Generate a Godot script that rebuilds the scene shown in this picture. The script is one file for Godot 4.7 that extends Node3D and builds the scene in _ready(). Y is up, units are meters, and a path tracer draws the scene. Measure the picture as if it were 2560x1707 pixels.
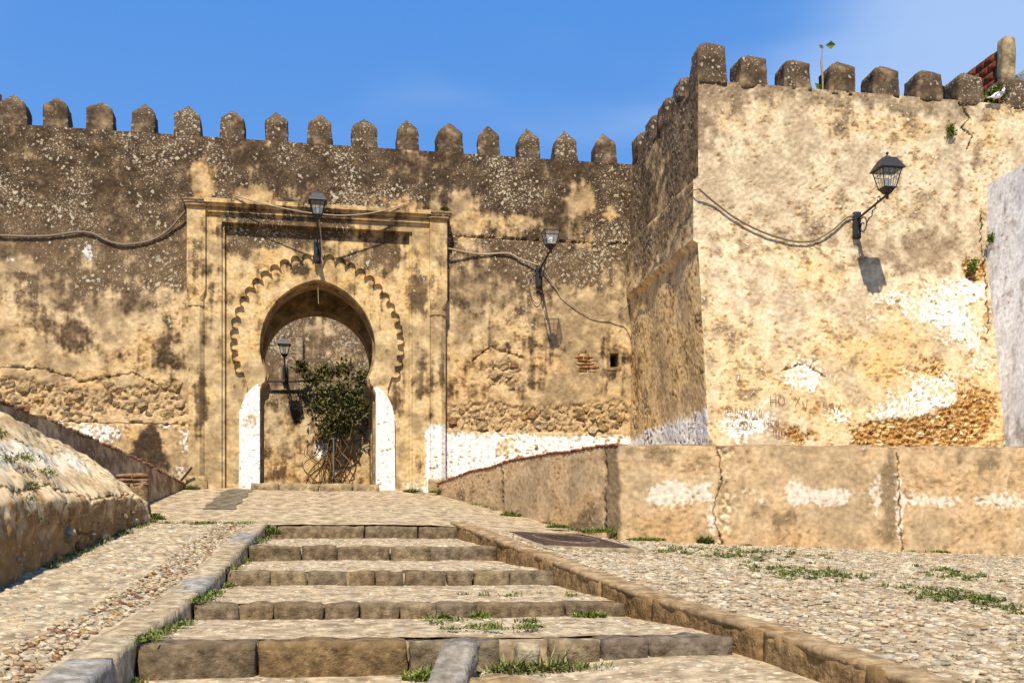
extends Node3D
# A fortress wall with a horseshoe gate, a square tower, ramps and cobbled steps.
# World axes: x to the right along the wall, y up, z towards the viewer (a distance of d metres into the scene is z = -d). The eye is at the origin.

var taken := {}
var rng := RandomNumberGenerator.new()
var mats := {}
var grain_tex: ImageTexture
var bump_tex: ImageTexture
var lumpy := FastNoiseLite.new()

# ------------------------------------------------------------------ helpers
func v3(x, y, d) -> Vector3:
	return Vector3(x, y, -d)

func numbered(called: String) -> String:
	if not taken.has(called):
		taken[called] = 0
		return called
	taken[called] += 1
	return "%s_%03d" % [called, taken[called]]

func thing(called: String, label: String, category: String, at := Vector3.ZERO, group := "") -> Node3D:
	var o := Node3D.new()
	o.name = numbered(called)
	o.position = at
	add_child(o)
	tag(o, label, category, group)
	return o

func tag(o: Node, label: String, category := "", group := "", kind := "") -> void:
	if label: o.set_meta("label", label)
	if category: o.set_meta("category", category)
	if group: o.set_meta("group", group)
	if kind: o.set_meta("kind", kind)

func part(called: String, mesh: Mesh, mat: Material, parent: Node = null, at := Transform3D.IDENTITY) -> MeshInstance3D:
	var o := MeshInstance3D.new()
	o.mesh = mesh
	o.material_override = mat
	o.transform = at
	if parent == null:
		o.name = numbered(called)
		add_child(o)
	else:
		o.name = called
		parent.add_child(o, true)
	return o

func place(x, y, d, yaw := 0.0, pitch := 0.0, roll := 0.0, s := Vector3.ONE) -> Transform3D:
	return Transform3D(Basis.from_euler(Vector3(pitch, yaw, roll)) * Basis.from_scale(s), v3(x, y, d))

func ss(a: float, b: float, x: float) -> float:
	var t := clampf((x - a) / (b - a), 0.0, 1.0)
	return t * t * (3.0 - 2.0 * t)

func along(xs: Array, ys: Array, x: float) -> float:
	if x <= xs[0]: return ys[0] + (ys[1] - ys[0]) * (x - xs[0]) / (xs[1] - xs[0])
	for i in range(1, xs.size()):
		if x <= xs[i]: return lerpf(ys[i - 1], ys[i], (x - xs[i - 1]) / (xs[i] - xs[i - 1]))
	var n := xs.size()
	return ys[n - 1] + (ys[n - 1] - ys[n - 2]) * (x - xs[n - 1]) / (xs[n - 1] - xs[n - 2])

func spots(list: Array, x: float, y: float) -> float:
	var s := 0.0
	for b in list:
		var dx: float = (x - b[0]) / b[2]
		var dy: float = (y - b[1]) / b[3]
		var q := dx * dx + dy * dy
		if q < 1.0: s += b[4] * (1.0 - q) * (1.0 - q * q)
	return s

func fractal(freq: float, oct: int, sd: int, kind := FastNoiseLite.TYPE_SIMPLEX_SMOOTH) -> FastNoiseLite:
	var n := FastNoiseLite.new()
	n.noise_type = kind
	n.seed = sd
	n.frequency = freq
	n.fractal_octaves = oct
	n.fractal_gain = 0.55
	return n

func cells(freq: float, sd: int, ret: int) -> FastNoiseLite:
	var n := FastNoiseLite.new()
	n.noise_type = FastNoiseLite.TYPE_CELLULAR
	n.fractal_type = FastNoiseLite.FRACTAL_NONE
	n.cellular_return_type = ret
	n.cellular_jitter = 0.95
	n.seed = sd
	n.frequency = freq
	return n

func bytes_of(n: FastNoiseLite, w: int, h: int, squeeze_x := 1, squeeze_y := 1) -> PackedByteArray:
	var im := n.get_image(w / squeeze_x + 1, h / squeeze_y + 1, false, false, false)
	if squeeze_x > 1 or squeeze_y > 1:
		im.resize(w, h, Image.INTERPOLATE_CUBIC)
	else:
		im.crop(w, h)
	return im.get_data()

# Paints a weathered plaster surface w x h metres whose lower left corner is (x, y) in the wall's own coordinates.
# ctrl(x, y) gives (dark tone such as lichen crust, lost plaster, whitewash, ochre earth or depth of the crust).
# The height of the surface (plaster thickness, pits, stones) goes to a relief map of its own.
func paint(o: Dictionary) -> Dictionary:
	var ppm: float = o.ppm
	var w := int(o.w * ppm)
	var h := int(o.h * ppm)
	var sd: int = o.seed
	var cw := int(o.w * 7) + 2
	var ch := int(o.h * 7) + 2
	var ci := Image.create(cw, ch, false, Image.FORMAT_RGBAF)
	for j in ch:
		for i in cw:
			ci.set_pixel(i, j, o.ctrl.call(o.x + (i + 0.5) / cw * o.w, o.y + o.h - (j + 0.5) / ch * o.h))
	ci.resize(w, h, Image.INTERPOLATE_BILINEAR)
	var ct := ci.get_data().to_float32_array()
	var b1 := bytes_of(fractal(0.55 / ppm, 4, sd), w, h)
	var b2 := bytes_of(fractal(2.2 / ppm, 5, sd + 1), w, h)
	var b3 := bytes_of(fractal(9.0 / ppm, 4, sd + 2), w, h)
	var sp := bytes_of(cells(8.0 / ppm, sd + 3, FastNoiseLite.RETURN_DISTANCE), w, h)
	var sq := bytes_of(cells(21.0 / ppm, sd + 7, FastNoiseLite.RETURN_DISTANCE), w, h)
	var cf: float = o.get("cell", 5.5) / ppm
	var sqz: int = o.get("squeeze", 1)
	var cv := bytes_of(cells(cf, sd + 4, FastNoiseLite.RETURN_CELL_VALUE), w, h, sqz, 1)
	var cd := bytes_of(cells(cf, sd + 4, FastNoiseLite.RETURN_DISTANCE2_SUB), w, h, sqz, 1)
	var run := bytes_of(fractal(5.0 / ppm, 3, sd + 9), w, h, 1, 9)
	var streak: float = o.get("streak", 0.0)
	var pt := bytes_of(fractal(11.0 / ppm, 3, sd + 5), w, h, 2, 1)
	var light: Color = o.light
	var ochre: Color = o.ochre
	var mid: Color = o.mid
	var deep: Color = o.deep
	var lich: Color = o.get("lichen", Color8(176, 168, 150))
	var white: Color = o.get("white", Color8(226, 225, 226))
	var earth: Color = o.get("earth", Color8(140, 98, 48))
	var lichen_cover: float = o.get("lichen_cover", 26.0)
	var pit: float = o.get("pit", 1.0)
	var flake: float = o.get("flake", 0.26)
	var white_most: float = o.get("white_most", 0.92)
	var stain: float = o.get("stain", 0.12)
	var soil: Color = light.lerp(mid, 0.75)
	var pal: Array = o.get("stones", [Color8(172, 146, 108), Color8(190, 168, 132), Color8(176, 134, 66), Color8(150, 132, 108), Color8(164, 126, 94), Color8(182, 158, 120), Color8(196, 176, 140)])
	var mortar: Color = o.get("mortar", Color8(166, 138, 100))
	var out := PackedByteArray()
	out.resize(w * h * 3)
	var hg := PackedByteArray()
	hg.resize(w * h)
	var floor_row: float = (o.y + o.h - o.get("lichen_floor", -99.0)) * ppm
	var k := 0
	for i in w * h:
		var i4 := i * 4
		var n1 := (b1[i] - 128) * 0.0156
		var n2 := (b2[i] - 128) * 0.0156
		var n3 := (b3[i] - 128) * 0.0156
		var dk := clampf((ct[i4] + 0.3 * n1 + 0.34 * n2 + 0.15 * n3 + streak * (run[i] - 128) * 0.0156) * 1.9 + 0.5, 0.0, 1.0)
		var a := ct[i4 + 3]
		var oc := clampf(a + 0.35 * n2 + 0.3 * n1 + 0.12 * n3, 0.0, 1.0)
		var r := lerpf(light.r, ochre.r, oc)
		var g := lerpf(light.g, ochre.g, oc)
		var b := lerpf(light.b, ochre.b, oc)
		var stn := clampf(0.45 * n2 - 0.65 * n1 + 0.12 * n3 + stain, 0.0, 0.75)
		r = lerpf(r, soil.r, stn)
		g = lerpf(g, soil.g, stn)
		b = lerpf(b, soil.b, stn)
		var hh := 132.0 + n3 * 7.0 + n2 * 9.0
		if dk > 0.0:
			var dp := clampf(a + 0.45 * n2 + 0.45 * n3, 0.0, 1.0)
			r = lerpf(r, lerpf(mid.r, deep.r, dp), dk)
			g = lerpf(g, lerpf(mid.g, deep.g, dp), dk)
			b = lerpf(b, lerpf(mid.b, deep.b, dp), dk)
			hh += n3 * 6.0 * dk
			if i / w < floor_row + n1 * 30.0 and (sp[i] < lichen_cover * dk * (0.30 + 0.8 * n1 + 1.1 * n2) + n3 * 22.0 - 6.0 or sq[i] < lichen_cover * dk * (0.65 + 0.9 * n1 - 0.3 * n2) + n3 * 20.0 - 4.0):
				r = lerpf(r, lich.r, 0.85)
				g = lerpf(g, lich.g, 0.85)
				b = lerpf(b, lich.b, 0.85)
				hh += 5.0
		var p := (pt[i] - 128) * 0.0156
		var pk := clampf((-p - 0.86 + 0.3 * n1 + 0.25 * n2 + (pit - 1.0) * 0.55 + 0.22 * oc) * 5.0, 0.0, 1.0)
		if pk > 0.0:
			var pe := pk * 0.6 * (1.0 - 0.6 * dk)
			r = lerpf(r, earth.r, pe)
			g = lerpf(g, earth.g, pe)
			b = lerpf(b, earth.b, pe)
			hh -= pk * 26.0
		var wt := clampf((ct[i4 + 2] + 0.32 * n2 + flake * n3 + 0.15 * n1) * 1.9 + 0.15, 0.0, white_most - 0.12 * absf(n2 + n3))
		if wt > 0.0 and pk < 0.6:
			r = lerpf(r, white.r, wt)
			g = lerpf(g, white.g, wt)
			b = lerpf(b, white.b, wt)
			hh += wt * 8.0
		var rb := clampf((ct[i4 + 1] + 0.25 * n2 + 0.22 * n3 - 0.3) * 5.0, 0.0, 1.0)
		if rb > 0.0:
			var q: Color = pal[(cv[i] * 7) % pal.size()]
			var e := clampf(cd[i] * 0.035 - 0.25 + n3 * 0.45, 0.0, 1.0)
			r = lerpf(r, lerpf(mortar.r, q.r, e), rb)
			g = lerpf(g, lerpf(mortar.g, q.g, e), rb)
			b = lerpf(b, lerpf(mortar.b, q.b, e), rb)
			hh = lerpf(hh, 26.0 + e * 66.0 + n3 * 26.0 + n2 * 26.0, rb)
		var s := (1.0 + 0.10 * n3 + 0.05 * p) * 255.0
		out[k] = clampi(int(r * s), 0, 255)
		out[k + 1] = clampi(int(g * s), 0, 255)
		out[k + 2] = clampi(int(b * s), 0, 255)
		k += 3
		hg[i] = clampi(int(hh), 0, 255)
	# cracks: wandering grooves, cut into the relief and coloured darker
	for line in o.get("cracks", []):
		for q in line.size() - 1:
			var a: Vector2 = line[q]
			var c: Vector2 = line[q + 1]
			var n := int(a.distance_to(c) * ppm * 2.0) + 1
			for m in n:
				var at := a.lerp(c, float(m) / n)
				at += Vector2(lumpy.get_noise_2d(at.y * 220.0, sd), lumpy.get_noise_2d(at.x * 220.0, sd + 50)) * 0.045
				var px := int((at.x - o.x) * ppm)
				var py := int((o.y + o.h - at.y) * ppm)
				if px < 1 or py < 1 or px >= w - 1 or py >= h - 1: continue
				var wide := 1 if lumpy.get_noise_2d(at.x * 90.0, at.y * 90.0) > 0.0 else 0
				for dx in wide + 1:
					var z := py * w + px + dx
					hg[z] = maxi(0, hg[z] - 55)
					out[z * 3] = int(lerpf(out[z * 3], earth.r * 160.0, 0.7))
					out[z * 3 + 1] = int(lerpf(out[z * 3 + 1], earth.g * 160.0, 0.7))
					out[z * 3 + 2] = int(lerpf(out[z * 3 + 2], earth.b * 160.0, 0.7))
	var alb := ImageTexture.create_from_image(Image.create_from_data(w, h, false, Image.FORMAT_RGB8, out))
	var him := ImageTexture.create_from_image(Image.create_from_data(w, h, false, Image.FORMAT_L8, hg))
	var m := StandardMaterial3D.new()
	m.albedo_texture = alb
	m.roughness = 0.95
	m.metallic_specular = 0.25
	m.heightmap_enabled = true
	m.heightmap_texture = him
	m.heightmap_scale = 0.45 * o.get("relief", 6.0)
	m.texture_repeat = false
	return {"mat": m, "h": hg, "w": w, "hgt": h, "x": o.x, "y": o.y, "wm": o.w, "hm": o.h}

func height_at(p: Dictionary, x: float, y: float) -> float:
	var i := clampi(int((x - p.x) / p.wm * p.w), 0, p.w - 1)
	var j := clampi(int((p.y + p.hm - y) / p.hm * p.hgt), 0, p.hgt - 1)
	return (p.h[j * p.w + i] - 132) / 255.0

# A displaced sheet: pos(u, v) in 0..1, depth metres of relief taken from the painted height; hole(u, v) leaves quads out.
func sheet(nu: int, nv: int, pos: Callable, p: Dictionary, to_wall: Callable, depth: float, hole = null) -> ArrayMesh:
	var pts := PackedVector3Array()
	var uvs := PackedVector2Array()
	for j in nv + 1:
		for i in nu + 1:
			var u := float(i) / nu
			var v := float(j) / nv
			pts.append(pos.call(u, v))
			if not p.is_empty():
				var c: Vector2 = to_wall.call(u, v)
				uvs.append(Vector2((c.x - p.x) / p.wm, 1.0 - (c.y - p.y) / p.hm))
			else:
				uvs.append(Vector2(u, 1.0 - v))
	var nr := grid_normals(pts, nu, nv)
	if not p.is_empty() and depth != 0.0:
		for j in nv + 1:
			for i in nu + 1:
				var k := j * (nu + 1) + i
				pts[k] += nr[k] * depth * height_at(p, p.x + uvs[k].x * p.wm, p.y + (1.0 - uvs[k].y) * p.hm)
		nr = grid_normals(pts, nu, nv)
	var idx := PackedInt32Array()
	for j in nv:
		for i in nu:
			if hole != null and hole.call((i + 0.5) / nu, (j + 0.5) / nv): continue
			var a := j * (nu + 1) + i
			var b := a + 1
			var d := a + nu + 1
			var c := d + 1
			idx.append_array([a, d, c, a, c, b])
	var arr := []
	arr.resize(Mesh.ARRAY_MAX)
	arr[Mesh.ARRAY_VERTEX] = pts
	arr[Mesh.ARRAY_NORMAL] = nr
	arr[Mesh.ARRAY_TEX_UV] = uvs
	arr[Mesh.ARRAY_INDEX] = idx
	var m := ArrayMesh.new()
	m.add_surface_from_arrays(Mesh.PRIMITIVE_TRIANGLES, arr)
	return m

func grid_normals(pts: PackedVector3Array, nu: int, nv: int) -> PackedVector3Array:
	var nr := PackedVector3Array()
	nr.resize(pts.size())
	var row := nu + 1
	for j in nv + 1:
		for i in nu + 1:
			var k := j * row + i
			var du := pts[k + (1 if i < nu else 0)] - pts[k - (1 if i > 0 else 0)]
			var dv := pts[k + (row if j < nv else 0)] - pts[k - (row if j > 0 else 0)]
			nr[k] = du.cross(dv).normalized()
	return nr

# A worn block: box with rounded edges and a rough skin. shape(p) may move its points.
func block(size: Vector3, n: Vector3i, r: float, rough: float, sd: int, shape = null, freq := 2.2, facets := false) -> ArrayMesh:
	var st := SurfaceTool.new()
	st.begin(Mesh.PRIMITIVE_TRIANGLES)
	st.set_smooth_group(-1 if facets else 0)
	var hs := size * 0.5
	var inner := Vector3(maxf(hs.x - r, 0.001), maxf(hs.y - r, 0.001), maxf(hs.z - r, 0.001))
	var off := Vector3(sd * 13.7, sd * 5.1, sd * 9.3)
	for f in 6:
		var ax := f / 2
		var sg := 1.0 if f % 2 == 0 else -1.0
		var au := (ax + 1) % 3
		var av := (ax + 2) % 3
		var nu: int = n[au]
		var nv: int = n[av]
		var g := []
		for j in nv + 1:
			for i in nu + 1:
				var p := Vector3.ZERO
				p[ax] = sg * hs[ax]
				p[au] = (float(i) / nu * 2.0 - 1.0) * hs[au]
				p[av] = (float(j) / nv * 2.0 - 1.0) * hs[av]
				var c := p.clamp(-inner, inner)
				var o := (p - c).normalized()
				p = c + o * r
				var q := p * freq + off
				p += o * rough * (lumpy.get_noise_3dv(q * 40.0) + 0.6 * lumpy.get_noise_3dv(q * 110.0))
				if shape != null: p = shape.call(p)
				g.append(p)
		for j in nv:
			for i in nu:
				var a: Vector3 = g[j * (nu + 1) + i]
				var b: Vector3 = g[j * (nu + 1) + i + 1]
				var d: Vector3 = g[(j + 1) * (nu + 1) + i]
				var c2: Vector3 = g[(j + 1) * (nu + 1) + i + 1]
				var quad := [a, d, c2, a, c2, b] if sg > 0 else [a, c2, d, a, b, c2]
				for p in quad: st.add_vertex(p)
	st.generate_normals()
	return st.commit()

func plain_box(size: Vector3) -> Mesh:
	var m := BoxMesh.new()
	m.size = size
	return m

func tube_into(st: SurfaceTool, pts: Array, r, sides := 6) -> void:
	var n := pts.size()
	var rings := []
	for i in n:
		var t: Vector3 = (pts[mini(i + 1, n - 1)] - pts[maxi(i - 1, 0)]).normalized()
		var a := t.cross(Vector3.UP if absf(t.y) < 0.9 else Vector3.RIGHT).normalized()
		var b := t.cross(a)
		var ring := []
		var rr: float = r if typeof(r) == TYPE_FLOAT else r[i]
		for k in sides:
			var w := TAU * k / sides
			ring.append([pts[i] + (a * cos(w) + b * sin(w)) * rr, a * cos(w) + b * sin(w)])
		rings.append(ring)
	for i in n - 1:
		for k in sides:
			var q := [rings[i][k], rings[i][(k + 1) % sides], rings[i + 1][(k + 1) % sides], rings[i + 1][k]]
			for m in [0, 2, 1, 0, 3, 2]:
				st.set_normal(q[m][1])
				st.add_vertex(q[m][0])
	for e in [0, n - 1]:
		for k in range(1, sides - 1):
			var nn: Vector3 = (pts[0] - pts[1]).normalized() if e == 0 else (pts[n - 1] - pts[n - 2]).normalized()
			for m in ([0, k, k + 1] if e == 0 else [0, k + 1, k]):
				st.set_normal(nn)
				st.add_vertex(rings[e][m][0])

func tube(pts: Array, r, sides := 6) -> ArrayMesh:
	var st := SurfaceTool.new()
	st.begin(Mesh.PRIMITIVE_TRIANGLES)
	tube_into(st, pts, r, sides)
	return st.commit()

func smooth_line(pts: Array, n: int) -> Array:
	var c := Curve3D.new()
	for i in pts.size():
		var t: Vector3 = (pts[mini(i + 1, pts.size() - 1)] - pts[maxi(i - 1, 0)]) * 0.2
		c.add_point(pts[i], -t, t)
	var out := []
	var l := c.get_baked_length()
	for i in n + 1: out.append(c.sample_baked(l * i / n, true))
	return out

# A plate cut from a polygon in the wall's plane (x, y), from distance d0 (front) to d1 (back).
func plate(poly: PackedVector2Array, d0: float, d1: float, p := {}, skip_sides := false) -> ArrayMesh:
	var st := SurfaceTool.new()
	st.begin(Mesh.PRIMITIVE_TRIANGLES)
	var uv := func(q: Vector2) -> Vector2:
		return q if p.is_empty() else Vector2((q.x - p.x) / p.wm, 1.0 - (q.y - p.y) / p.hm)
	var tri := Geometry2D.triangulate_polygon(poly)
	for s in [0, 1]:
		for i in range(0, tri.size(), 3):
			var a := [tri[i], tri[i + 1], tri[i + 2]]
			var cw := (poly[a[1]] - poly[a[0]]).cross(poly[a[2]] - poly[a[0]]) < 0.0
			if cw == (s == 1): a.reverse()
			for k in a:
				st.set_normal(Vector3(0, 0, 1 if s == 0 else -1))
				st.set_uv(uv.call(poly[k]))
				st.add_vertex(Vector3(poly[k].x, poly[k].y, -d0 if s == 0 else -d1))
	if not skip_sides:
		var n := poly.size()
		var turn := -1.0 if Geometry2D.is_polygon_clockwise(poly) else 1.0
		for i in n:
			var a := poly[i]
			var b := poly[(i + 1) % n]
			var e := b - a
			if e.length() < 0.0005: continue
			var nn := Vector3(e.y, -e.x, 0).normalized() * turn
			var q := [Vector3(a.x, a.y, -d0), Vector3(b.x, b.y, -d0), Vector3(b.x, b.y, -d1), Vector3(a.x, a.y, -d1)]
			var t := [a, b, b, a]
			for m in ([0, 2, 1, 0, 3, 2] if turn < 0 else [0, 1, 2, 0, 2, 3]):
				st.set_normal(nn)
				st.set_uv(uv.call(t[m]))
				st.add_vertex(q[m])
	return st.commit()

func lathe(profile: Array, sides: int, flat := false) -> ArrayMesh:
	var st := SurfaceTool.new()
	st.begin(Mesh.PRIMITIVE_TRIANGLES)
	st.set_smooth_group(-1 if flat else 0)
	for i in profile.size() - 1:
		for k in sides:
			var w0 := TAU * (k + 0.5) / sides
			var w1 := TAU * (k + 1.5) / sides
			var f := func(q: Vector2, w: float) -> Vector3: return Vector3(q.x * sin(w), q.y, q.x * cos(w))
			var a: Vector3 = f.call(profile[i], w0)
			var b: Vector3 = f.call(profile[i], w1)
			var c: Vector3 = f.call(profile[i + 1], w1)
			var d: Vector3 = f.call(profile[i + 1], w0)
			for p in [a, d, c, a, c, b]: st.add_vertex(p)
	st.generate_normals()
	return st.commit()

# Stone and metal materials: one grain map and one relief map laid on by position, tinted with the thing's own colour.
func stone(c: Color, scale := 1.0, relief := 2.5, rough := 0.92) -> StandardMaterial3D:
	var key := [c, scale, relief, rough]
	if mats.has(key): return mats[key]
	var m := StandardMaterial3D.new()
	m.albedo_color = c
	m.albedo_texture = grain_tex
	m.roughness = rough
	m.metallic_specular = 0.3
	m.uv1_triplanar = true
	m.uv1_world_triplanar = true
	m.uv1_scale = Vector3.ONE * scale
	m.heightmap_enabled = true
	m.heightmap_texture = bump_tex
	m.heightmap_scale = relief * 0.6
	mats[key] = m
	return m

func flat_mat(c: Color, rough := 0.6, metal := 0.0) -> StandardMaterial3D:
	var m := StandardMaterial3D.new()
	m.albedo_color = c
	m.roughness = rough
	m.metallic = metal
	return m

func mix_image(size: int, sd: int, f1: float, f2: float, lo: Color, hi: Color) -> Image:
	var a := fractal(f1 / size, 5, sd)
	var ia := a.get_seamless_image(size, size, false, false, 0.15, true)
	var b := cells(f2 / size, sd + 1, FastNoiseLite.RETURN_DISTANCE2_SUB)
	var ib := b.get_seamless_image(size, size, false, false, 0.15, true)
	ia.convert(Image.FORMAT_L8)
	ib.convert(Image.FORMAT_L8)
	var da := ia.get_data()
	var db := ib.get_data()
	var out := PackedByteArray()
	out.resize(size * size * 3)
	for i in size * size:
		var t := clampf(da[i] / 255.0 * 1.1 - 0.05 + (db[i] / 255.0 - 0.4) * 0.3, 0.0, 1.0)
		out[i * 3] = int(lerpf(lo.r, hi.r, t) * 255.0)
		out[i * 3 + 1] = int(lerpf(lo.g, hi.g, t) * 255.0)
		out[i * 3 + 2] = int(lerpf(lo.b, hi.b, t) * 255.0)
	return Image.create_from_data(size, size, false, Image.FORMAT_RGB8, out)

# ------------------------------------------------------------------ the lie of the land
var kr_d := [3.0, 5.8, 8.0, 10.2, 12.6, 15.2, 18.0, 18.7]
var kr_x := [3.48, 3.35, 3.2, 2.96, 2.80, 2.54, 2.35, 2.3]
var kr_y := [-0.96, -0.66, -0.44, -0.25, 0.03, 0.34, 0.67, 0.74]
var kl_d := [3.0, 6.6, 8.0, 10.2, 12.6, 15.2, 18.0, 18.4]
var kl_x := [-1.3, -1.2, -1.167, -1.015, -0.885, -0.80, -0.64, -0.62]
var kl_y := [-0.98, -0.65, -0.51, -0.32, -0.03, 0.29, 0.66, 0.70]
var mb_d := [3.0, 7.5, 11.1, 14.5, 18.5]
var mb_x := [-3.1, -3.0, -2.82, -2.68, -2.5]
var mb_y := [-1.05, -0.6, -0.16, 0.26, 0.72]
var step_d := [8.0, 10.2, 12.6, 15.2, 18.0]
var step_top := [-0.526, -0.336, -0.054, 0.27, 0.64]
var step_foot := [-0.774, -0.466, -0.21, 0.082, 0.446]

func landing_y(x: float, d: float) -> float:
	return 0.65 + 0.15 * (d - 18.0) - 0.06 * maxf(0.0, x - 2.0)

func ground_y(x: float, d: float) -> float:
	var low := 0.0
	if x > 0.8:
		low = -1.11 + 0.0958 * d - 0.0298 * x
		var kx := along(kr_d, kr_x, d) + 0.25
		var kp := -1.11 + 0.0958 * d - 0.0298 * kx
		low += (along(kr_d, kr_y, d) - kp) * exp(-maxf(0.0, x - kx) / 1.0)
	else:
		var a := along(kl_d, kl_x, d) - 0.25
		var b := along(mb_d, mb_x, d)
		var t := clampf((x - a) / (b - a), 0.0, 1.2)
		low = lerpf(along(kl_d, kl_y, d), along(mb_d, mb_y, d), t)
	return lerpf(low, landing_y(x, d), ss(16.8, 18.6, d))

func street_y(x: float, d: float) -> float:
	var t := ss(0.4, 3.2, x)
	return lerpf(-0.774 - 0.1 * (8.0 - d), -0.66 - 0.09 * (8.0 - d), t)

func wobble(x: float, d: float, a: float) -> float:
	return a * (lumpy.get_noise_2d(x * 40.0, d * 40.0) + 0.5 * lumpy.get_noise_2d(x * 150.0 + 77.0, d * 150.0))

# ------------------------------------------------------------------ scene
func _ready() -> void:
	rng.seed = 20
	lumpy.seed = 5
	lumpy.frequency = 0.02
	lumpy.fractal_octaves = 3
	set_up_view()
	set_up_materials()
	build_ground()
	build_gate_wall()
	build_portal()
	build_courtyard()
	build_tower()
	build_low_wall()
	build_left_bank()
	build_steps()
	build_cobbles()
	build_lanterns()
	build_cables()
	build_roof_things()
	build_plants()
	build_small_things()

func set_up_view() -> void:
	var yaw := deg_to_rad(10.23)
	var cam := Camera3D.new()
	cam.name = "camera"
	cam.projection = Camera3D.PROJECTION_FRUSTUM
	cam.near = 0.1
	cam.far = 600.0
	cam.size = 0.1 * 1568.0 / 2583.0
	cam.frustum_offset = Vector2(0, 0.1 * (1300.0 - 784.0) / 2583.0)
	cam.rotation.y = -yaw
	cam.current = true
	add_child(cam)
	var sun := DirectionalLight3D.new()
	sun.name = "sun"
	sun.light_color = Color(1.0, 0.955, 0.87)
	sun.light_energy = 1.5
	sun.light_angular_distance = 0.8
	sun.shadow_enabled = true
	add_child(sun)
	sun.look_at_from_position(Vector3.ZERO, Vector3(0.155, -0.80, -0.586))
	var env := Environment.new()
	env.background_mode = Environment.BG_SKY
	env.tonemap_mode = Environment.TONE_MAPPER_LINEAR
	env.tonemap_exposure = 1.55
	env.sdfgi_enabled = true
	env.ssao_enabled = true
	env.ssil_enabled = true
	var sky := Sky.new()
	var sm := PanoramaSkyMaterial.new()
	sm.panorama = ImageTexture.create_from_image(sky_image())
	sky.sky_material = sm
	env.sky = sky
	var we := WorldEnvironment.new()
	we.name = "world"
	we.environment = env
	add_child(we)

func sky_image() -> Image:
	# a clear blue sky, paler towards the horizon, with thin cirrus all round
	var w := 1024
	var h := 512
	var im := Image.create(w, h, false, Image.FORMAT_RGBF)
	var wisps := fractal(1.6, 5, 31)
	var veil := fractal(0.9, 2, 52)
	for j in h:
		var el := PI * (0.5 - (j + 0.5) / h)
		var t := clampf(sin(el), 0.0, 1.0)
		var c := Color(0.30, 0.48, 0.74).lerp(Color(0.042, 0.170, 0.48), 1.0 - pow(1.0 - t, 4.2))
		if el < 0.0: c = Color(0.22, 0.19, 0.15)
		for i in w:
			var q := c
			if el > 0.02:
				var az := wrapf(TAU * (i + 0.5) / w, -PI, PI)
				var p := Vector3(sin(az) * cos(el), sin(el) * 2.4, -cos(az) * cos(el))
				var m := wisps.get_noise_3dv(p * Vector3(1.0, 1.6, 1.0)) * 0.8 + veil.get_noise_3dv(p) * 0.9
				var near := 0.55 * exp(-pow((az - 0.62) / 0.22, 2.0) - pow((el - 0.42) / 0.22, 2.0))
				q = c.lerp(Color(0.50, 0.60, 0.72), ss(0.2, 1.1, m + near) * 0.42)
			im.set_pixel(i, j, q)
	return im

func set_up_materials() -> void:
	grain_tex = ImageTexture.create_from_image(mix_image(512, 11, 6.0, 22.0, Color(0.55, 0.53, 0.50), Color(1.0, 1.0, 1.0)))
	bump_tex = ImageTexture.create_from_image(mix_image(512, 17, 12.0, 40.0, Color.BLACK, Color.WHITE))
	# lichen-crusted render of the battlements
	mats.crust = paint({"x": 0.0, "y": 0.0, "w": 8.0, "h": 8.0, "ppm": 84.0, "seed": 71, "light": Color8(160, 138, 106), "ochre": Color8(150, 120, 82), "mid": Color8(98, 82, 64), "deep": Color8(56, 45, 35), "lichen_cover": 22.0, "relief": 3.0,
		"ctrl": func(_x, _y): return Color(0.45, -2.0, -2.0, 0.45)}).mat
	for k in ["crust"]:
		var m: StandardMaterial3D = mats[k]
		m.texture_repeat = true
		m.uv1_triplanar = true
		m.uv1_world_triplanar = true
		m.uv1_scale = Vector3.ONE / 8.0
	mats.cap = stone(Color8(196, 178, 146), 0.5, 3.0)
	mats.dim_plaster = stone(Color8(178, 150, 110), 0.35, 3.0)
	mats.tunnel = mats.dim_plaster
	mats.white = stone(Color8(236, 235, 234), 0.4, 3.0)
	mats.bed = stone(Color8(206, 188, 158), 0.45, 1.5)
	mats.bed_warm = stone(Color8(206, 186, 154), 0.5, 1.2)
	mats.iron = flat_mat(Color8(44, 42, 43), 0.5, 0.3)
	mats.glass = flat_mat(Color(0.9, 0.95, 0.95, 0.12), 0.05)
	mats.glass.transparency = BaseMaterial3D.TRANSPARENCY_ALPHA
	mats.bulb = flat_mat(Color8(225, 228, 226), 0.25)
	mats.cable = flat_mat(Color8(158, 140, 116), 0.7)
	mats.dark_cable = flat_mat(Color8(112, 96, 80), 0.7)

func structure(called: String, mesh: Mesh, mat: Material) -> MeshInstance3D:
	var o := part(called, mesh, mat)
	o.set_meta("kind", "structure")
	return o

# ------------------------------------------------------------------ ground
func ground_sheet(nu: int, nv: int, f: Callable, a := 0.02) -> ArrayMesh:
	return sheet(nu, nv, func(u, v):
		var p: Vector3 = f.call(u, v)
		return p + Vector3(0, wobble(p.x, -p.z, a), 0), {}, no_uv, 0.0)

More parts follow.
